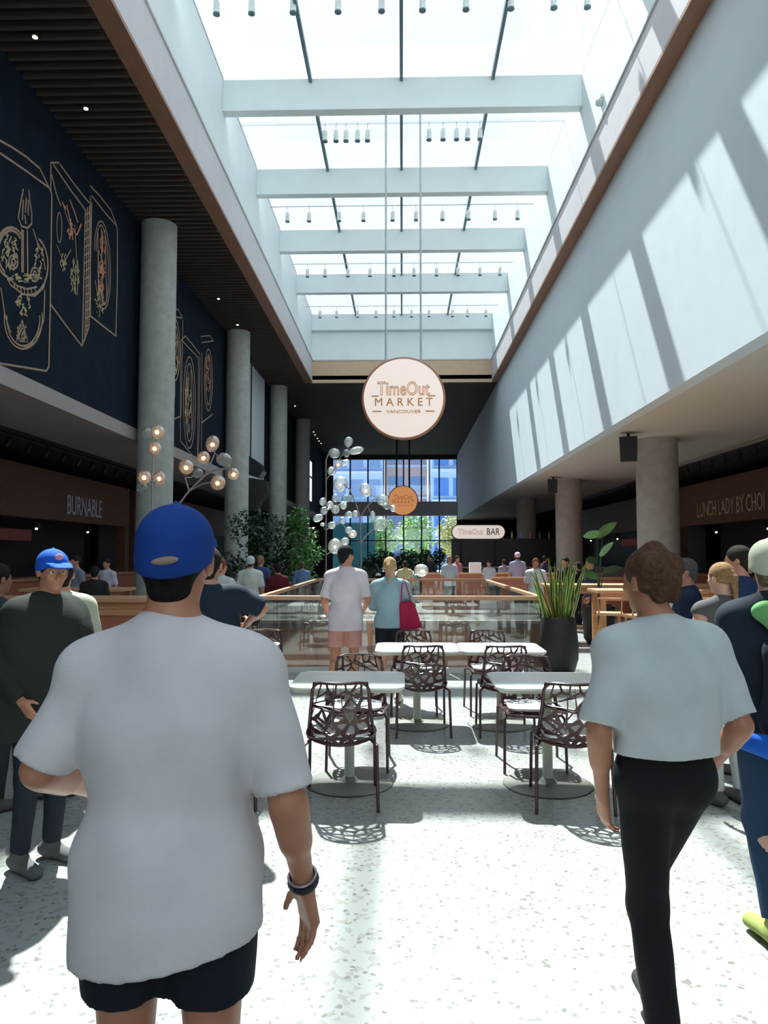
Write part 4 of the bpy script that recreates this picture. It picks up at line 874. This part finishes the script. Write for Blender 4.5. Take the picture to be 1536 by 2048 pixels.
def person(label, x, y, rot, H=1.75, res=.012, skin='skin', pose=None, top=None, legs=None, shoes=(.05, .05, .05), hair=None, hat=None, head=(0, 0), group=None, extra=None, z0=0, eyes=False, fat=1.0, handp=None, headoff=(0, 0, 0)):
    t = thing('person', label, 'person', (x, y, z0), rot, group); k = H/1.75; t.scale = (k, k, k)
    J = {a: V3(*b) for a, b in BASE.items()}
    for a, b in (pose or {}).items(): J[a] = V3(*b)
    lean = J.get('lean', V3(0, 0, 0)); hd = V3(0, .012, 1.640)+lean+V3(*headoff)
    sit = (pose or {}).get('pelvis'); pel = V3(*sit) if sit is not None else V3(0, 0, .96)
    nk = V3(0, -.012, 1.46)+lean; ch = V3(0, -.005, 1.30)+lean*.7
    B = SDF(); f_ = fat
    B.cap(pel+V3(-.06, -.01, 0), pel+V3(.06, -.01, 0), .105*f_, k=.05, sc_=(1, .95, 1))
    B.cap(pel+V3(0, 0, .06), ch-V3(0, 0, .08), .108*f_, .112*f_, .06, sc_=(1.22, .88, 1))
    B.cap(ch-V3(0, 0, .07), ch+V3(0, 0, .05), .115*f_, .112*f_, .06, sc_=(1.32, .92, 1))
    B.cap(J['shL']+V3(.035, 0, 0), J['shR']-V3(.035, 0, 0), .056, k=.05)
    B.cap(nk-V3(0, 0, .03), hd-V3(0, .02, .07), .060, .055, .04)
    for s in 'LR': B.cap(nk+V3(-.02 if s == 'L' else .02, -.01, .005), J['sh'+s], .050, .050, .05)
    for s in 'LR':
        sg = -1 if s == 'L' else 1
        sh, elb, wr = J['sh'+s], J['el'+s], J['wr'+s]; hp, kn, an = J['hip'+s], J['kn'+s], J['an'+s]
        B.cap(sh, elb, .050*f_, .038, .03); m_ = sh+(elb-sh)*.45; B.cap(sh+(elb-sh)*.2, sh+(elb-sh)*.7, .049*f_, .044, .02)
        B.cap(elb, wr, .037, .024, .02); B.cap(elb+(wr-elb)*.12, elb+(wr-elb)*.45, .041, .036, .02)
        hdir = unit(wr-elb); pn = V3(-sg*1.0, .25, 0); cu = .45
        if handp and s in handp: hdir = unit(handp[s][0]); pn = V3(*handp[s][1]); cu = handp[s][2]
        add_hand(B, wr, hdir, pn, 1 if np.dot(np.cross(hdir, pn), V3(0, 1, .2)) > 0 else -1, cu, max(.0088, res*.8))
        B.cap(hp, kn, .083*f_, .052, .04); B.cap(kn, an, .050, .034, .03)
        c0 = kn+(an-kn)*.2-V3(0, .012, 0); B.cap(c0, kn+(an-kn)*.5-V3(0, .008, 0), .053, .044, .02)
        fd = J.get('ft'+s); fd = unit(fd) if fd is not None else V3(sg*.12, 1, -.05)
        fd = unit(fd); B.cap(an+V3(0, 0, -.03)-fd*.03, an+fd*.15+V3(0, 0, -.045), .034, .028, .03, sc_=(1.1, 1, .9))
    Ry = head[0]; Rp = head[1]
    Rz = np.array([[math.cos(Ry), -math.sin(Ry), 0], [math.sin(Ry), math.cos(Ry), 0], [0, 0, 1]]); Rx = np.array([[1, 0, 0], [0, math.cos(Rp), -math.sin(Rp)], [0, math.sin(Rp), math.cos(Rp)]])
    fr = (Rz@Rx, hd)
    B.ell((0, -.012, .030), (.074, .092, .082), .02, fr=fr); B.ell((0, .022, -.028), (.058, .064, .082), .03, fr=fr); B.ell((0, .058, -.088), (.026, .024, .020), .025, fr=fr)
    B.cap((-.03, .076, .020), (.03, .076, .020), .011, k=.015, fr=fr); B.cap((0, .088, .006), (0, .104, -.028), .008, .0125, .01, fr=fr)
    for sx in (-1, 1):
        B.ell((sx*.077, -.006, -.008), (.010, .020, .031), .006, fr=fr); B.cap((sx*.012, .096, -.033), (sx*.014, .090, -.033), .007, k=.008, fr=fr); B.ell((sx*.040, .062, -.022), (.02, .018, .016), .02, fr=fr)
    B.cap((-.018, .083, -.058), (.018, .083, -.058), .0075, k=.008, fr=fr)
    if eyes:
        for sx in (-1, 1): B.cap((sx*.030, .094, .002), (sx*.032, .094, .002), .012, sub=True, fr=fr)
    B.mesh(res, 'body', M[skin], t)
    if eyes:
        for sx in (-1, 1):
            c_ = fr[0]@V3(sx*.030, .0735, .002)+hd; e_ = MB().ell((0, 0, 0), (.0115, .0115, .0115), 12, 8).build('eye', M['white_wall'], t, tuple(c_), smooth=True)
            d_ = fr[0]@V3(0, .0095, 0); MB().ell(tuple(d_), (.005, .005, .005), 8, 6).build('iris', M['black'], e_, smooth=True)
    if hair:
        st_, hc = hair; Hh = SDF(); hm = mat('hair_%s' % st_, hc, .8, var=.4, scale=60, bump=.6, bscale=180, spec=.15)
        fc = ((0, .78, -.62), .032)
        Hh.cap((0, -.014, .034), (0, -.014, .034), .086, k=.01, sc_=(.95, 1.16, 1.06), fr=fr, cuts=[fc, ((0, 0, -1), .075)]+([((0, 0, 1), .045)] if hat else []))
        if st_ in ('short', 'grey'): Hh.cap((0, -.05, -.02), (0, -.048, -.06), .058, .045, .02, sc_=(1.1, .85, 1), fr=fr)
        if st_ == 'pony': Hh.cap((0, -.10, .03), (0, -.118, .01), .03, .028, .02, fr=fr); Hh.cap((0, -.118, .0), (.01, -.125, -.20), .028, .012, .02, fr=fr)
        if st_ == 'long': Hh.cap((0, -.05, .0), (0, -.085, -.20), .078, .07, .04, sc_=(1.1, .7, 1), fr=fr)
        if st_ == 'wavy':
            for a_, b_, c_, r_ in ((.05, -.06, .05, .05), (-.05, -.06, .05, .05), (0, -.09, .0, .045), (.055, -.03, -.01, .03), (-.055, -.03, -.01, .03), (.03, -.07, -.045, .035), (-.03, -.07, -.045, .035), (0, -.03, .10, .045)): Hh.ell((a_, b_, c_), (r_, r_*.9, r_), .02, fr=fr)
        if st_ == 'bob': Hh.cap((0, -.03, .0), (0, -.045, -.09), .082, .078, .04, sc_=(1.1, .85, 1), fr=fr, cuts=[((0, 1, 0), .03)])
        if st_ == 'bun': Hh.cap((0, -.09, .07), (0, -.10, .075), .035, k=.015, fr=fr)
        Hh.mesh(max(res*.7, .006), 'hair', hm, t)
    if hat:
        hc, kind = hat; C = SDF(); cm = cloth(hc)
        C.cap((0, -.012, .038), (0, -.012, .0), .094, k=.01, sc_=(.91, 1.10, .94), fr=fr, cuts=[((0, .42, -1), .002)])
        C.cap((0, -.012, .125), (0, -.012, .126), .008, k=.004, fr=fr)
        h_ = C.mesh(max(res*.6, .005), 'cap', cm, t)
        Bm = SDF(); Bm.cap((0, .070, .050), (0, .120, .036), .070, .062, sc_=(1, 1, .10), fr=fr, cuts=[((0, -1, 0), -.062)]); Bm.mesh(.005 if res < .013 else .008, 'brim', cm, h_)
        if kind == 'cap_back_open': MB().ell(tuple(fr[0]@V3(.010, -.112, -.004)+fr[1]), (.030, .008, .009), 16, 10, Matrix.Rotation(-.12, 3, 'Y')).build('strap_buckle', cloth((.34, .23, .17)), h_, smooth=True)
        if kind == 'cap_logo':
            L_ = SDF(); L_.cap((0, .082, .086), (0, .082, .087), .017, sc_=(1.4, .6, 1.2), fr=fr); L_.mesh(.005, 'badge', cloth((.8, .35, .38)), h_)
    if top:
        tc = dict(col=(.6, .6, .6), hem=.86, slv=.55, loose=.0, w=1.0, hood=False, tilt=0, slr=0); tc.update(top); S = SDF(); lo = tc['loose']; hz = tc['hem']; W_ = tc['w']; pb = V3(pel[0], pel[1], min(hz, pel[2]+.02))
        cuts = [((tc['tilt'], 0, -1), -hz)]
        S.cap(J['shL']+V3(.03, 0, -.004), J['shR']-V3(.03, 0, .004), .060+lo*.2, k=.05)
        for s in 'LR': S.cap(nk+V3(-.035 if s == 'L' else .035, -.008, -.006), J['sh'+s]+V3(0, 0, .004), .062, .060+lo*.15, .06)
        S.cap(nk-V3(0, 0, .045), nk+V3(0, 0, .012), .085, .060, .05, sc_=(1.1, 1, 1))
        S.cap(ch-V3(0, 0, .05), ch+V3(0, 0, .05), .132+lo, .126+lo*.6, .06, sc_=(1.32*W_, .95, 1))
        S.cap(pb-V3(0, 0, .12), ch-V3(0, 0, .03), .133+lo*1.3, .130+lo, .06, sc_=(1.20*W_, .96, 1))
        if hz < pel[2]-.02: S.cap(pel+V3(0, -.008, -.32), pel+V3(0, -.008, .02), .139+lo, k=.06, sc_=(1.30*max(1, W_), 1.0, 1))
        S.cuts = [(unit(n_), c_/np.linalg.norm(n_)) for n_, c_ in cuts]
        for s in 'LR':
            sh, elb, wr = J['sh'+s], J['el'+s], J['wr'+s]; u_ = unit(elb-sh); L = np.linalg.norm(elb-sh); q = tc['slv']; sr = tc['slr']
            e_ = sh+u_*L*min(1, q)
            if q <= 1: S.cap(sh+u_*.03, e_+u_*.06, .058+lo*.3, .060+lo*.5+sr, .04, cuts=[(tuple(u_), float(u_@e_))])
            else:
                S.cap(sh+u_*.03, elb, .059+lo*.3, .056+lo*.3, .04); u2 = unit(wr-elb); S.cap(elb, wr, .054+lo*.3, .038+lo*.2, .03, cuts=[(tuple(u2), float(u2@(wr-u2*.01)))])
        if tc['hood']: S.cap(nk+V3(-.06, -.05, .0), nk+V3(.06, -.05, .0), .055, k=.03)
        S.mesh(res, tc.get('name', 't_shirt'), cloth(tc['col']), t, fold=tc.get('fold', .0035))
    if legs:
        lc = dict(col=(.05, .05, .06), len=1.95, loose=.0, name='trousers'); lc.update(legs); S = SDF(); lo = lc['loose']
        S.cap(pel+V3(-.06, -.01, .0), pel+V3(.06, -.01, .0), .118*f_+lo*.4, k=.05, sc_=(1, .95, 1)); S.cap(pel+V3(0, 0, .05), pel+V3(0, 0, .10), .113*f_, .113*f_, .05, sc_=(1.22, .90, 1))
        S.cut((0, 0, 1), pel[2]+.12)
        for s in 'LR':
            hp, kn, an = J['hip'+s], J['kn'+s], J['an'+s]; u1 = unit(kn-hp); u2 = unit(an-kn); q = lc['len']
            if q <= 1: c_ = hp+(kn-hp)*q; S.cap(hp, c_+u1*.05, .095*f_+lo, .080+lo, .04, cuts=[(tuple(u1), float(u1@c_))])
            else:
                c_ = kn+(an-kn)*(q-1); S.cap(hp, kn, .094*f_+lo, .064+lo, .03); S.cap(kn, c_+u2*.04, .064+lo, .050+lo*1.1, .03, cuts=[(tuple(u2), float(u2@c_))])
        S.mesh(res, lc['name'], cloth(lc['col']), t, fold=.002)
    if shoes:
        for s in 'LR':
            an = J['an'+s]; sg = -1 if s == 'L' else 1; fd = J.get('ft'+s); fd = unit(fd) if fd is not None else unit(V3(sg*.12, 1, -.05))
            S = SDF(); S.cap(an+V3(0, 0, -.035)-fd*.04, an+fd*.165+V3(0, 0, -.048), .045, .038, .03, sc_=(1.1, 1, .9)); S.cap(an+V3(0, 0, -.03), an+V3(0, 0, .01), .046, .044, .03)
            S.mesh(max(res*.8, .008), 'shoe', cloth(shoes), t)
    if extra: extra(t, J, fr, hd)
    return t
def Xat(px, Y): return pY(px, 1108, Y).x

# man in white shirt and blue cap, nearest
def ex1(t, J, fr, hd):
    wr = J['wrR']; u = unit(wr-J['elR']); n = 20; a = unit(np.cross(u, V3(0, 0, 1))); b_ = np.cross(u, a); c_ = wr-u*.012
    MB().tube([tuple(c_+a*.031*math.cos(2*PI*i/n)+b_*.031*math.sin(2*PI*i/n)) for i in range(n)], .006, 6, closed=True, sq=1.6).build('wristband', M['dark'], t, smooth=True)
    c_ = wr-u*.028; MB().tube([tuple(c_+a*.032*math.cos(2*PI*i/n)+b_*.032*math.sin(2*PI*i/n)) for i in range(n)], .003, 6, closed=True).build('bracelet', M['lamp_metal'], t, smooth=True)
person('man seen from behind in white t-shirt, black shorts and blue cap, nearest on the left', Xat(350, 1.62), 1.62, 0, 1.745, .0075, 'skin_tan',
       dict(shR=(.185, 0, 1.395), shL=(-.185, 0, 1.395), elR=(.262, -.02, 1.12), wrR=(.285, .085, .895), elL=(-.285, -.02, 1.18), wrL=(-.28, .24, 1.06), hipL=(-.092, 0, .92), hipR=(.092, 0, .92)),
       dict(col=(.65, .605, .62), hem=.815, slv=.92, loose=.012, w=1.02, tilt=.16, slr=.0, fold=.005), dict(col=(.012, .016, .024), len=.50, loose=.012, name='shorts'),
       (.6, .6, .6), ('short', (.010, .008, .008)), ((.010, .05, .26), 'cap_back_open'), (0, -.03), extra=ex1, handp={'R': ((.12, .25, -1), (-.6, -.5, .1), .42)})
# striding person on the right
person('brown-haired person seen from behind in grey t-shirt and black trousers, striding at right', Xat(1318, 2.5), 2.5, .1, 1.66, .009, 'skin_tan',
       dict(elR=(.255, -.06, 1.14), wrR=(.25, .12, .96), elL=(-.245, -.03, 1.12), wrL=(-.20, .06, .87), hipL=(-.07, 0, .93), hipR=(.07, 0, .93), knL=(-.055, .03, .50), anL=(-.06, -.10, .09), knR=(.02, .20, .55), anR=(.01, .12, .16)),
       dict(col=(.56, .59, .60), hem=1.045, slv=.90, loose=.016, w=1.04, fold=.007), dict(col=(.011, .011, .014), len=1.97, loose=.004), (.03, .03, .03), ('wavy', (.10, .048, .026)), None, (.45, -.05), headoff=(-.035, 0, 0))
# couple looking over the rail
person('dark-haired man in pale lilac shirt and pink shorts standing before the balustrade', Xat(692, 8.2), 8.2, .02, 1.735, .011, 'skin_tan',
       dict(elL=(-.25, .05, 1.13), wrL=(-.23, .22, .98), elR=(.26, .05, 1.14), wrR=(.20, .25, 1.02), knL=(-.12, -.03, .50), anL=(-.17, -.16, .09)),
       dict(col=(.60, .53, .58), hem=.80, slv=.85, loose=.008, name='shirt'), dict(col=(.58, .28, .25), len=.74, loose=.01, name='shorts'), (.03, .03, .03), ('short', (.012, .012, .014)), None, (-.75, -.1))
def ex2(t, J, fr, hd):
    pass
person('blonde woman with ponytail in light denim jacket and black shorts beside the lilac shirt', Xat(780, 8.2), 8.2, 0, 1.60, .011, 'skin_light',
       dict(elL=(-.21, .1, 1.15), wrL=(-.13, .28, 1.12), elR=(.26, .06, 1.16), wrR=(.15, .26, 1.2)),
       dict(col=(.25, .36, .41), hem=.90, slv=1.6, loose=.006, name='denim_jacket'), dict(col=(.012, .014, .02), len=.55, loose=.006, name='shorts'), (.65, .62, .5), ('pony', (.42, .27, .13)), None, (-.1, -.05))
X0 = Xat(817, 8.15)
t = thing('tote_bag', 'crimson tote bag hanging from the shoulder of the woman in denim', 'bag', (X0, 8.13, .83))
MB().add([(-.10, -.05, .28), (.06, -.05, .28), (.15, -.06, .0), (-.10, -.06, -.05), (-.10, .05, .28), (.06, .05, .28), (.15, .06, .0), (-.10, .06, -.05)], [(0, 3, 2, 1), (4, 5, 6, 7), (0, 1, 5, 4), (1, 2, 6, 5), (2, 3, 7, 6), (3, 0, 4, 7)]).build('bag_body', cloth((.30, .012, .05)), t, bevel=.015)
for y_ in (-.05, .05): MB().tube([(-.08, y_, .27), (-.075, y_, .45), (-.055, y_*.3, .55), (-.02, y_, .45), (.03, y_, .27)], .008, 6).build('strap', cloth((.30, .012, .05)), t)
# left: capped man in dark jacket
person('man in bright blue cap and dark olive jacket walking toward the right, at left edge', Xat(92, 3.9), 3.9, -2.05, 1.66, .010, 'skin_tan',
       dict(elL=(-.26, .0, 1.14), wrL=(-.20, .2, 1.04), elR=(.27, -.02, 1.13), wrR=(.24, .16, .96), lean=(0, .05, 0)),
       dict(col=(.022, .026, .022), hem=.74, slv=1.9, loose=.045, w=1.22, name='jacket', hood=True, fold=.006), dict(col=(.02, .025, .035), len=1.95), (.1, .1, .1), ('short', (.02, .015, .012)), ((.012, .10, .55), 'cap_logo'), (-.28, -.10), eyes=True)
person('person in pale cream top partly hidden behind the olive jacket', Xat(126, 5.0), 5.0, .4, 1.60, .013, 'skin', None,
       dict(col=(.46, .47, .36), hem=.8, slv=1.9, loose=.03, w=1.15, name='sweater'), dict(col=(.03, .03, .04)), (.1, .1, .1), ('short', (.02, .015, .012)))
person('person in dark clothes with pale blue sleeve, cut by the left edge', Xat(-6, 4.7), 4.7, -.5, 1.58, .013, 'skin_dark', None,
       dict(col=(.02, .035, .045), hem=.8, slv=1.9, loose=.015, name='jacket'), dict(col=(.03, .03, .04)), (.1, .1, .1), ('short', (.015, .012, .012)))
person('person in dark navy jacket raising an elbow, half hidden behind the white shirt', Xat(418, 4.5), 4.5, .0, 1.68, .011, 'skin',
       dict(shR=(.19, 0, 1.44), elR=(.335, .06, 1.36), wrR=(.20, .28, 1.25)),
       dict(col=(.014, .024, .04), hem=.78, slv=1.0, loose=.02, name='jacket'), dict(col=(.015, .02, .03)), (.1, .1, .1), ('short', (.02, .015, .012)))
# right edge
def ex3(t, J, fr, hd):
    S = SDF(); S.cap((-.07, -.19, 1.28), (.07, -.19, 1.28), .07, .07, sc_=(1, .8, 1)); S.cap((-.08, -.20, .98), (.08, -.20, 1.20), .10, .10, .04, sc_=(1, .7, 1)); S.cap((-.06, -.20, 1.0), (-.06, -.20, 1.25), .10, .09, .04, sc_=(1, .7, 1))
    S.mesh(.012, 'backpack', cloth((.014, .018, .028)), t)
    S = SDF(); S.cap((-.10, -.12, 1.44), (-.06, -.14, 1.40), .055, .05, .03, sc_=(1.15, .8, 1)); S.mesh(.010, 'rolled_scarf', cloth((.16, .38, .14)), t, fold=.010)
person('man in cream cap with dark navy jacket and jeans walking away at the right edge', Xat(1540, 3.3), 3.3, .05, 1.70, .009, 'skin_light',
       dict(elL=(-.27, -.02, 1.13), wrL=(-.24, .1, .93), knL=(-.09, .0, .5), anL=(-.10, -.14, .10)),
       dict(col=(.013, .020, .032), hem=.84, slv=1.9, loose=.025, name='jacket', fold=.006), dict(col=(.02, .045, .09), len=1.93), (.26, .31, .09), ('short', (.16, .12, .08)), ((.52, .52, .40), 'cap'), (-.45, 0), extra=ex3)
b = MB().tube([(-.16, 0, .04), (0, 0, .0), (.2, 0, -.07)], [.03, .05, .04], 12).build('blue_pouch', cloth((.01, .09, .45)), None, (Xat(1528, 3.05), 3.05, .86), smooth=True); tag(b, 'bright blue rolled pouch held low at the right edge', 'pouch')
person('man with short dark hair in navy jacket walking away behind the cream cap', Xat(1478, 5.6), 5.6, .5, 1.70, .012, 'skin', None,
       dict(col=(.02, .04, .10), hem=.8, slv=1.9, loose=.01, name='jacket'), dict(col=(.02, .02, .03)), (.1, .1, .1), ('short', (.03, .02, .016)), None, (.5, 0))
person('woman with ponytail and bare arms in sleeveless top behind the cream cap man', Xat(1442, 4.95), 4.95, .25, 1.58, .012, 'skin_light',
       dict(elL=(-.25, -.03, 1.14), wrL=(-.28, .06, .92)), dict(col=(.10, .09, .09), hem=.95, slv=.05, loose=.0, name='sleeveless_top'), dict(col=(.5, .5, .48)), (.1, .1, .1), ('pony', (.30, .17, .08)), None, (.2, 0))
person('grey-haired man in white shirt under navy blazer facing left, right of centre', Xat(1372, 6.0), 6.0, 1.25, 1.60, .012, 'skin_tan',
       dict(elL=(-.24, .05, 1.15), wrL=(-.15, .26, 1.12), elR=(.24, .05, 1.15), wrR=(.12, .28, 1.10)),
       dict(col=(.015, .025, .06), hem=.8, slv=1.9, loose=.008, name='blazer'), dict(col=(.03, .03, .04)), (.1, .1, .1), ('grey', (.10, .09, .09)), None, (.1, -.1), eyes=True,
       extra=lambda t, J, fr, hd: SDF().cap((0, .085, 1.36), (0, .085, 1.0), .072, .076, sc_=(1, .9, 1)).mesh(.012, 'shirt_front', cloth((.6, .66, .66)), t))
# background crowd
def bgp(label, px, ytop, Y, rot, topc, legc, hairc, skin='skin', slv=.6, sitz=None, hatc=None, style='short', name='t_shirt', hemz=.85, scale=1.0):
    zt = pY(px, ytop, Y).z
    if sitz is None: H = max(1.45, min(1.9, zt+.0)); pose = None; z0 = 0
    else:
        H = 1.68; z0 = sitz-.46
        pose = dict(pelvis=(0, -.02, .58), lean=(0, 0, -.38), shL=(-.18, 0, 1.045), shR=(.18, 0, 1.045), elL=(-.23, .05, .80), elR=(.23, .05, .80), wrL=(-.15, .28, .76), wrR=(.15, .28, .76),
                    hipL=(-.09, .02, .55), hipR=(.09, .02, .55), knL=(-.10, .44, .53), knR=(.10, .44, .53), anL=(-.10, .42, .10), anR=(.10, .42, .10)); hemz = .55
    return person(label, Xat(px, Y), Y, rot, H, .018, skin, pose, dict(col=topc, hem=hemz, slv=slv, name=name, loose=.01), dict(col=legc), (.08, .08, .08), (style, hairc), (hatc, 'cap') if hatc else None, z0=z0)
bgp('person in white t-shirt and white cap seen from behind, left of the balustrade', 501, 1113, 12.7, .0, (.60, .64, .62), (.05, .06, .10), (.05, .04, .03), hatc=(.5, .58, .62), slv=.9)
bgp('person in navy top just behind the white cap', 521, 1112, 14.8, -.3, (.05, .08, .18), (.05, .05, .08), (.30, .18, .10))
bgp('person in dark red jacket beside the white t-shirt, before the dark shrubs', 556, 1135, 13.6, .3, (.10, .015, .02), (.02, .02, .03), (.02, .015, .015), slv=1.9, name='jacket')
bgp('person in light blue jeans jacket by the ficus', 604, 1132, 17.7, .2, (.12, .20, .36), (.12, .2, .36), (.10, .08, .06), slv=1.9, name='jacket')
bgp('person in pale grey shirt behind the navy elbow', 442, 1118, 9.4, -.4, (.50, .53, .52), (.05, .05, .08), (.16, .05, .04), slv=.9)
bgp('person in white shirt behind the left high table', 214, 1118, 14.5, 2.9, (.52, .50, .60), (.03, .03, .04), (.02, .02, .02), slv=.9)
bgp('person in grey-blue shirt in the shade behind the blue cap', 152, 1112, 13.0, 2.6, (.22, .24, .32), (.03, .03, .04), (.02, .02, .02))
bgp('person in black with dark hair seated at the left high tables', 190, 1135, 11.0, .3, (.02, .02, .022), (.03, .03, .04), (.02, .02, .02), slv=1.9, name='jacket')
bgp('dark-haired person in yellow top beyond the balustrade, right of the woman', 810, 1122, 19.4, .2, (.48, .42, .22), (.05, .05, .06), (.02, .015, .015))
bgp('person in light grey shirt beyond the balustrade, near the middle', 899, 1112, 20.0, .0, (.36, .40, .44), (.05, .05, .06), (.28, .16, .12), slv=.9)
bgp('person in white top and black skirt below the bar sign', 978, 1122, 21.0, 2.6, (.45, .48, .50), (.02, .02, .02), (.02, .02, .02))
bgp('person in lilac-grey shirt with backpack strap, seen from behind below the bar sign', 1035, 1105, 20.6, .0, (.34, .34, .48), (.05, .05, .08), (.02, .02, .02), slv=.9, hatc=(.7, .5, .6))
bgp('small person in grey top left of the lilac shirt', 1008, 1124, 24, .3, (.25, .26, .34), (.05, .05, .06), (.02, .02, .02))
bgp('red-haired woman in white top left of the snake plant', 1071, 1117, 15.4, 2.9, (.58, .60, .58), (.2, .2, .2), (.20, .06, .03), 'skin_tan', style='long', slv=.9)
bgp('dark-clothed person right behind the snake plant tips', 1131, 1115, 16.0, 2.2, (.02, .02, .025), (.02, .02, .03), (.015, .015, .015), slv=1.9, name='jacket')
bgp('short person in black between snake plant and column', 1155, 1134, 16.4, 1.0, (.015, .015, .02), (.02, .02, .03), (.015, .015, .015), slv=1.9, name='jacket')
bgp('grey-haired person in navy jacket in profile beside the second right column', 1180, 1119, 14.9, 1.4, (.04, .05, .09), (.02, .02, .03), (.22, .22, .22), 'skin_tan', slv=1.9, name='jacket')
for i, (px, Y, cc) in enumerate(((745, 31.5, (.10, .09, .10)), (783, 31, (.5, .4, .4)), (862, 29.4, (.04, .04, .05)), (914, 24.2, (.35, .12, .15)), (1090, 24, (.03, .03, .05)))):
    bgp('%s person standing in the far crowd before the window' % ['dark-clad leftmost', 'pinkish-clad', 'black-clad middle', 'red-clad', 'rightmost shaded'][i], px, 1112, Y, i*1.3, cc, (.03, .03, .04), (.02, .02, .02), slv=1.2)
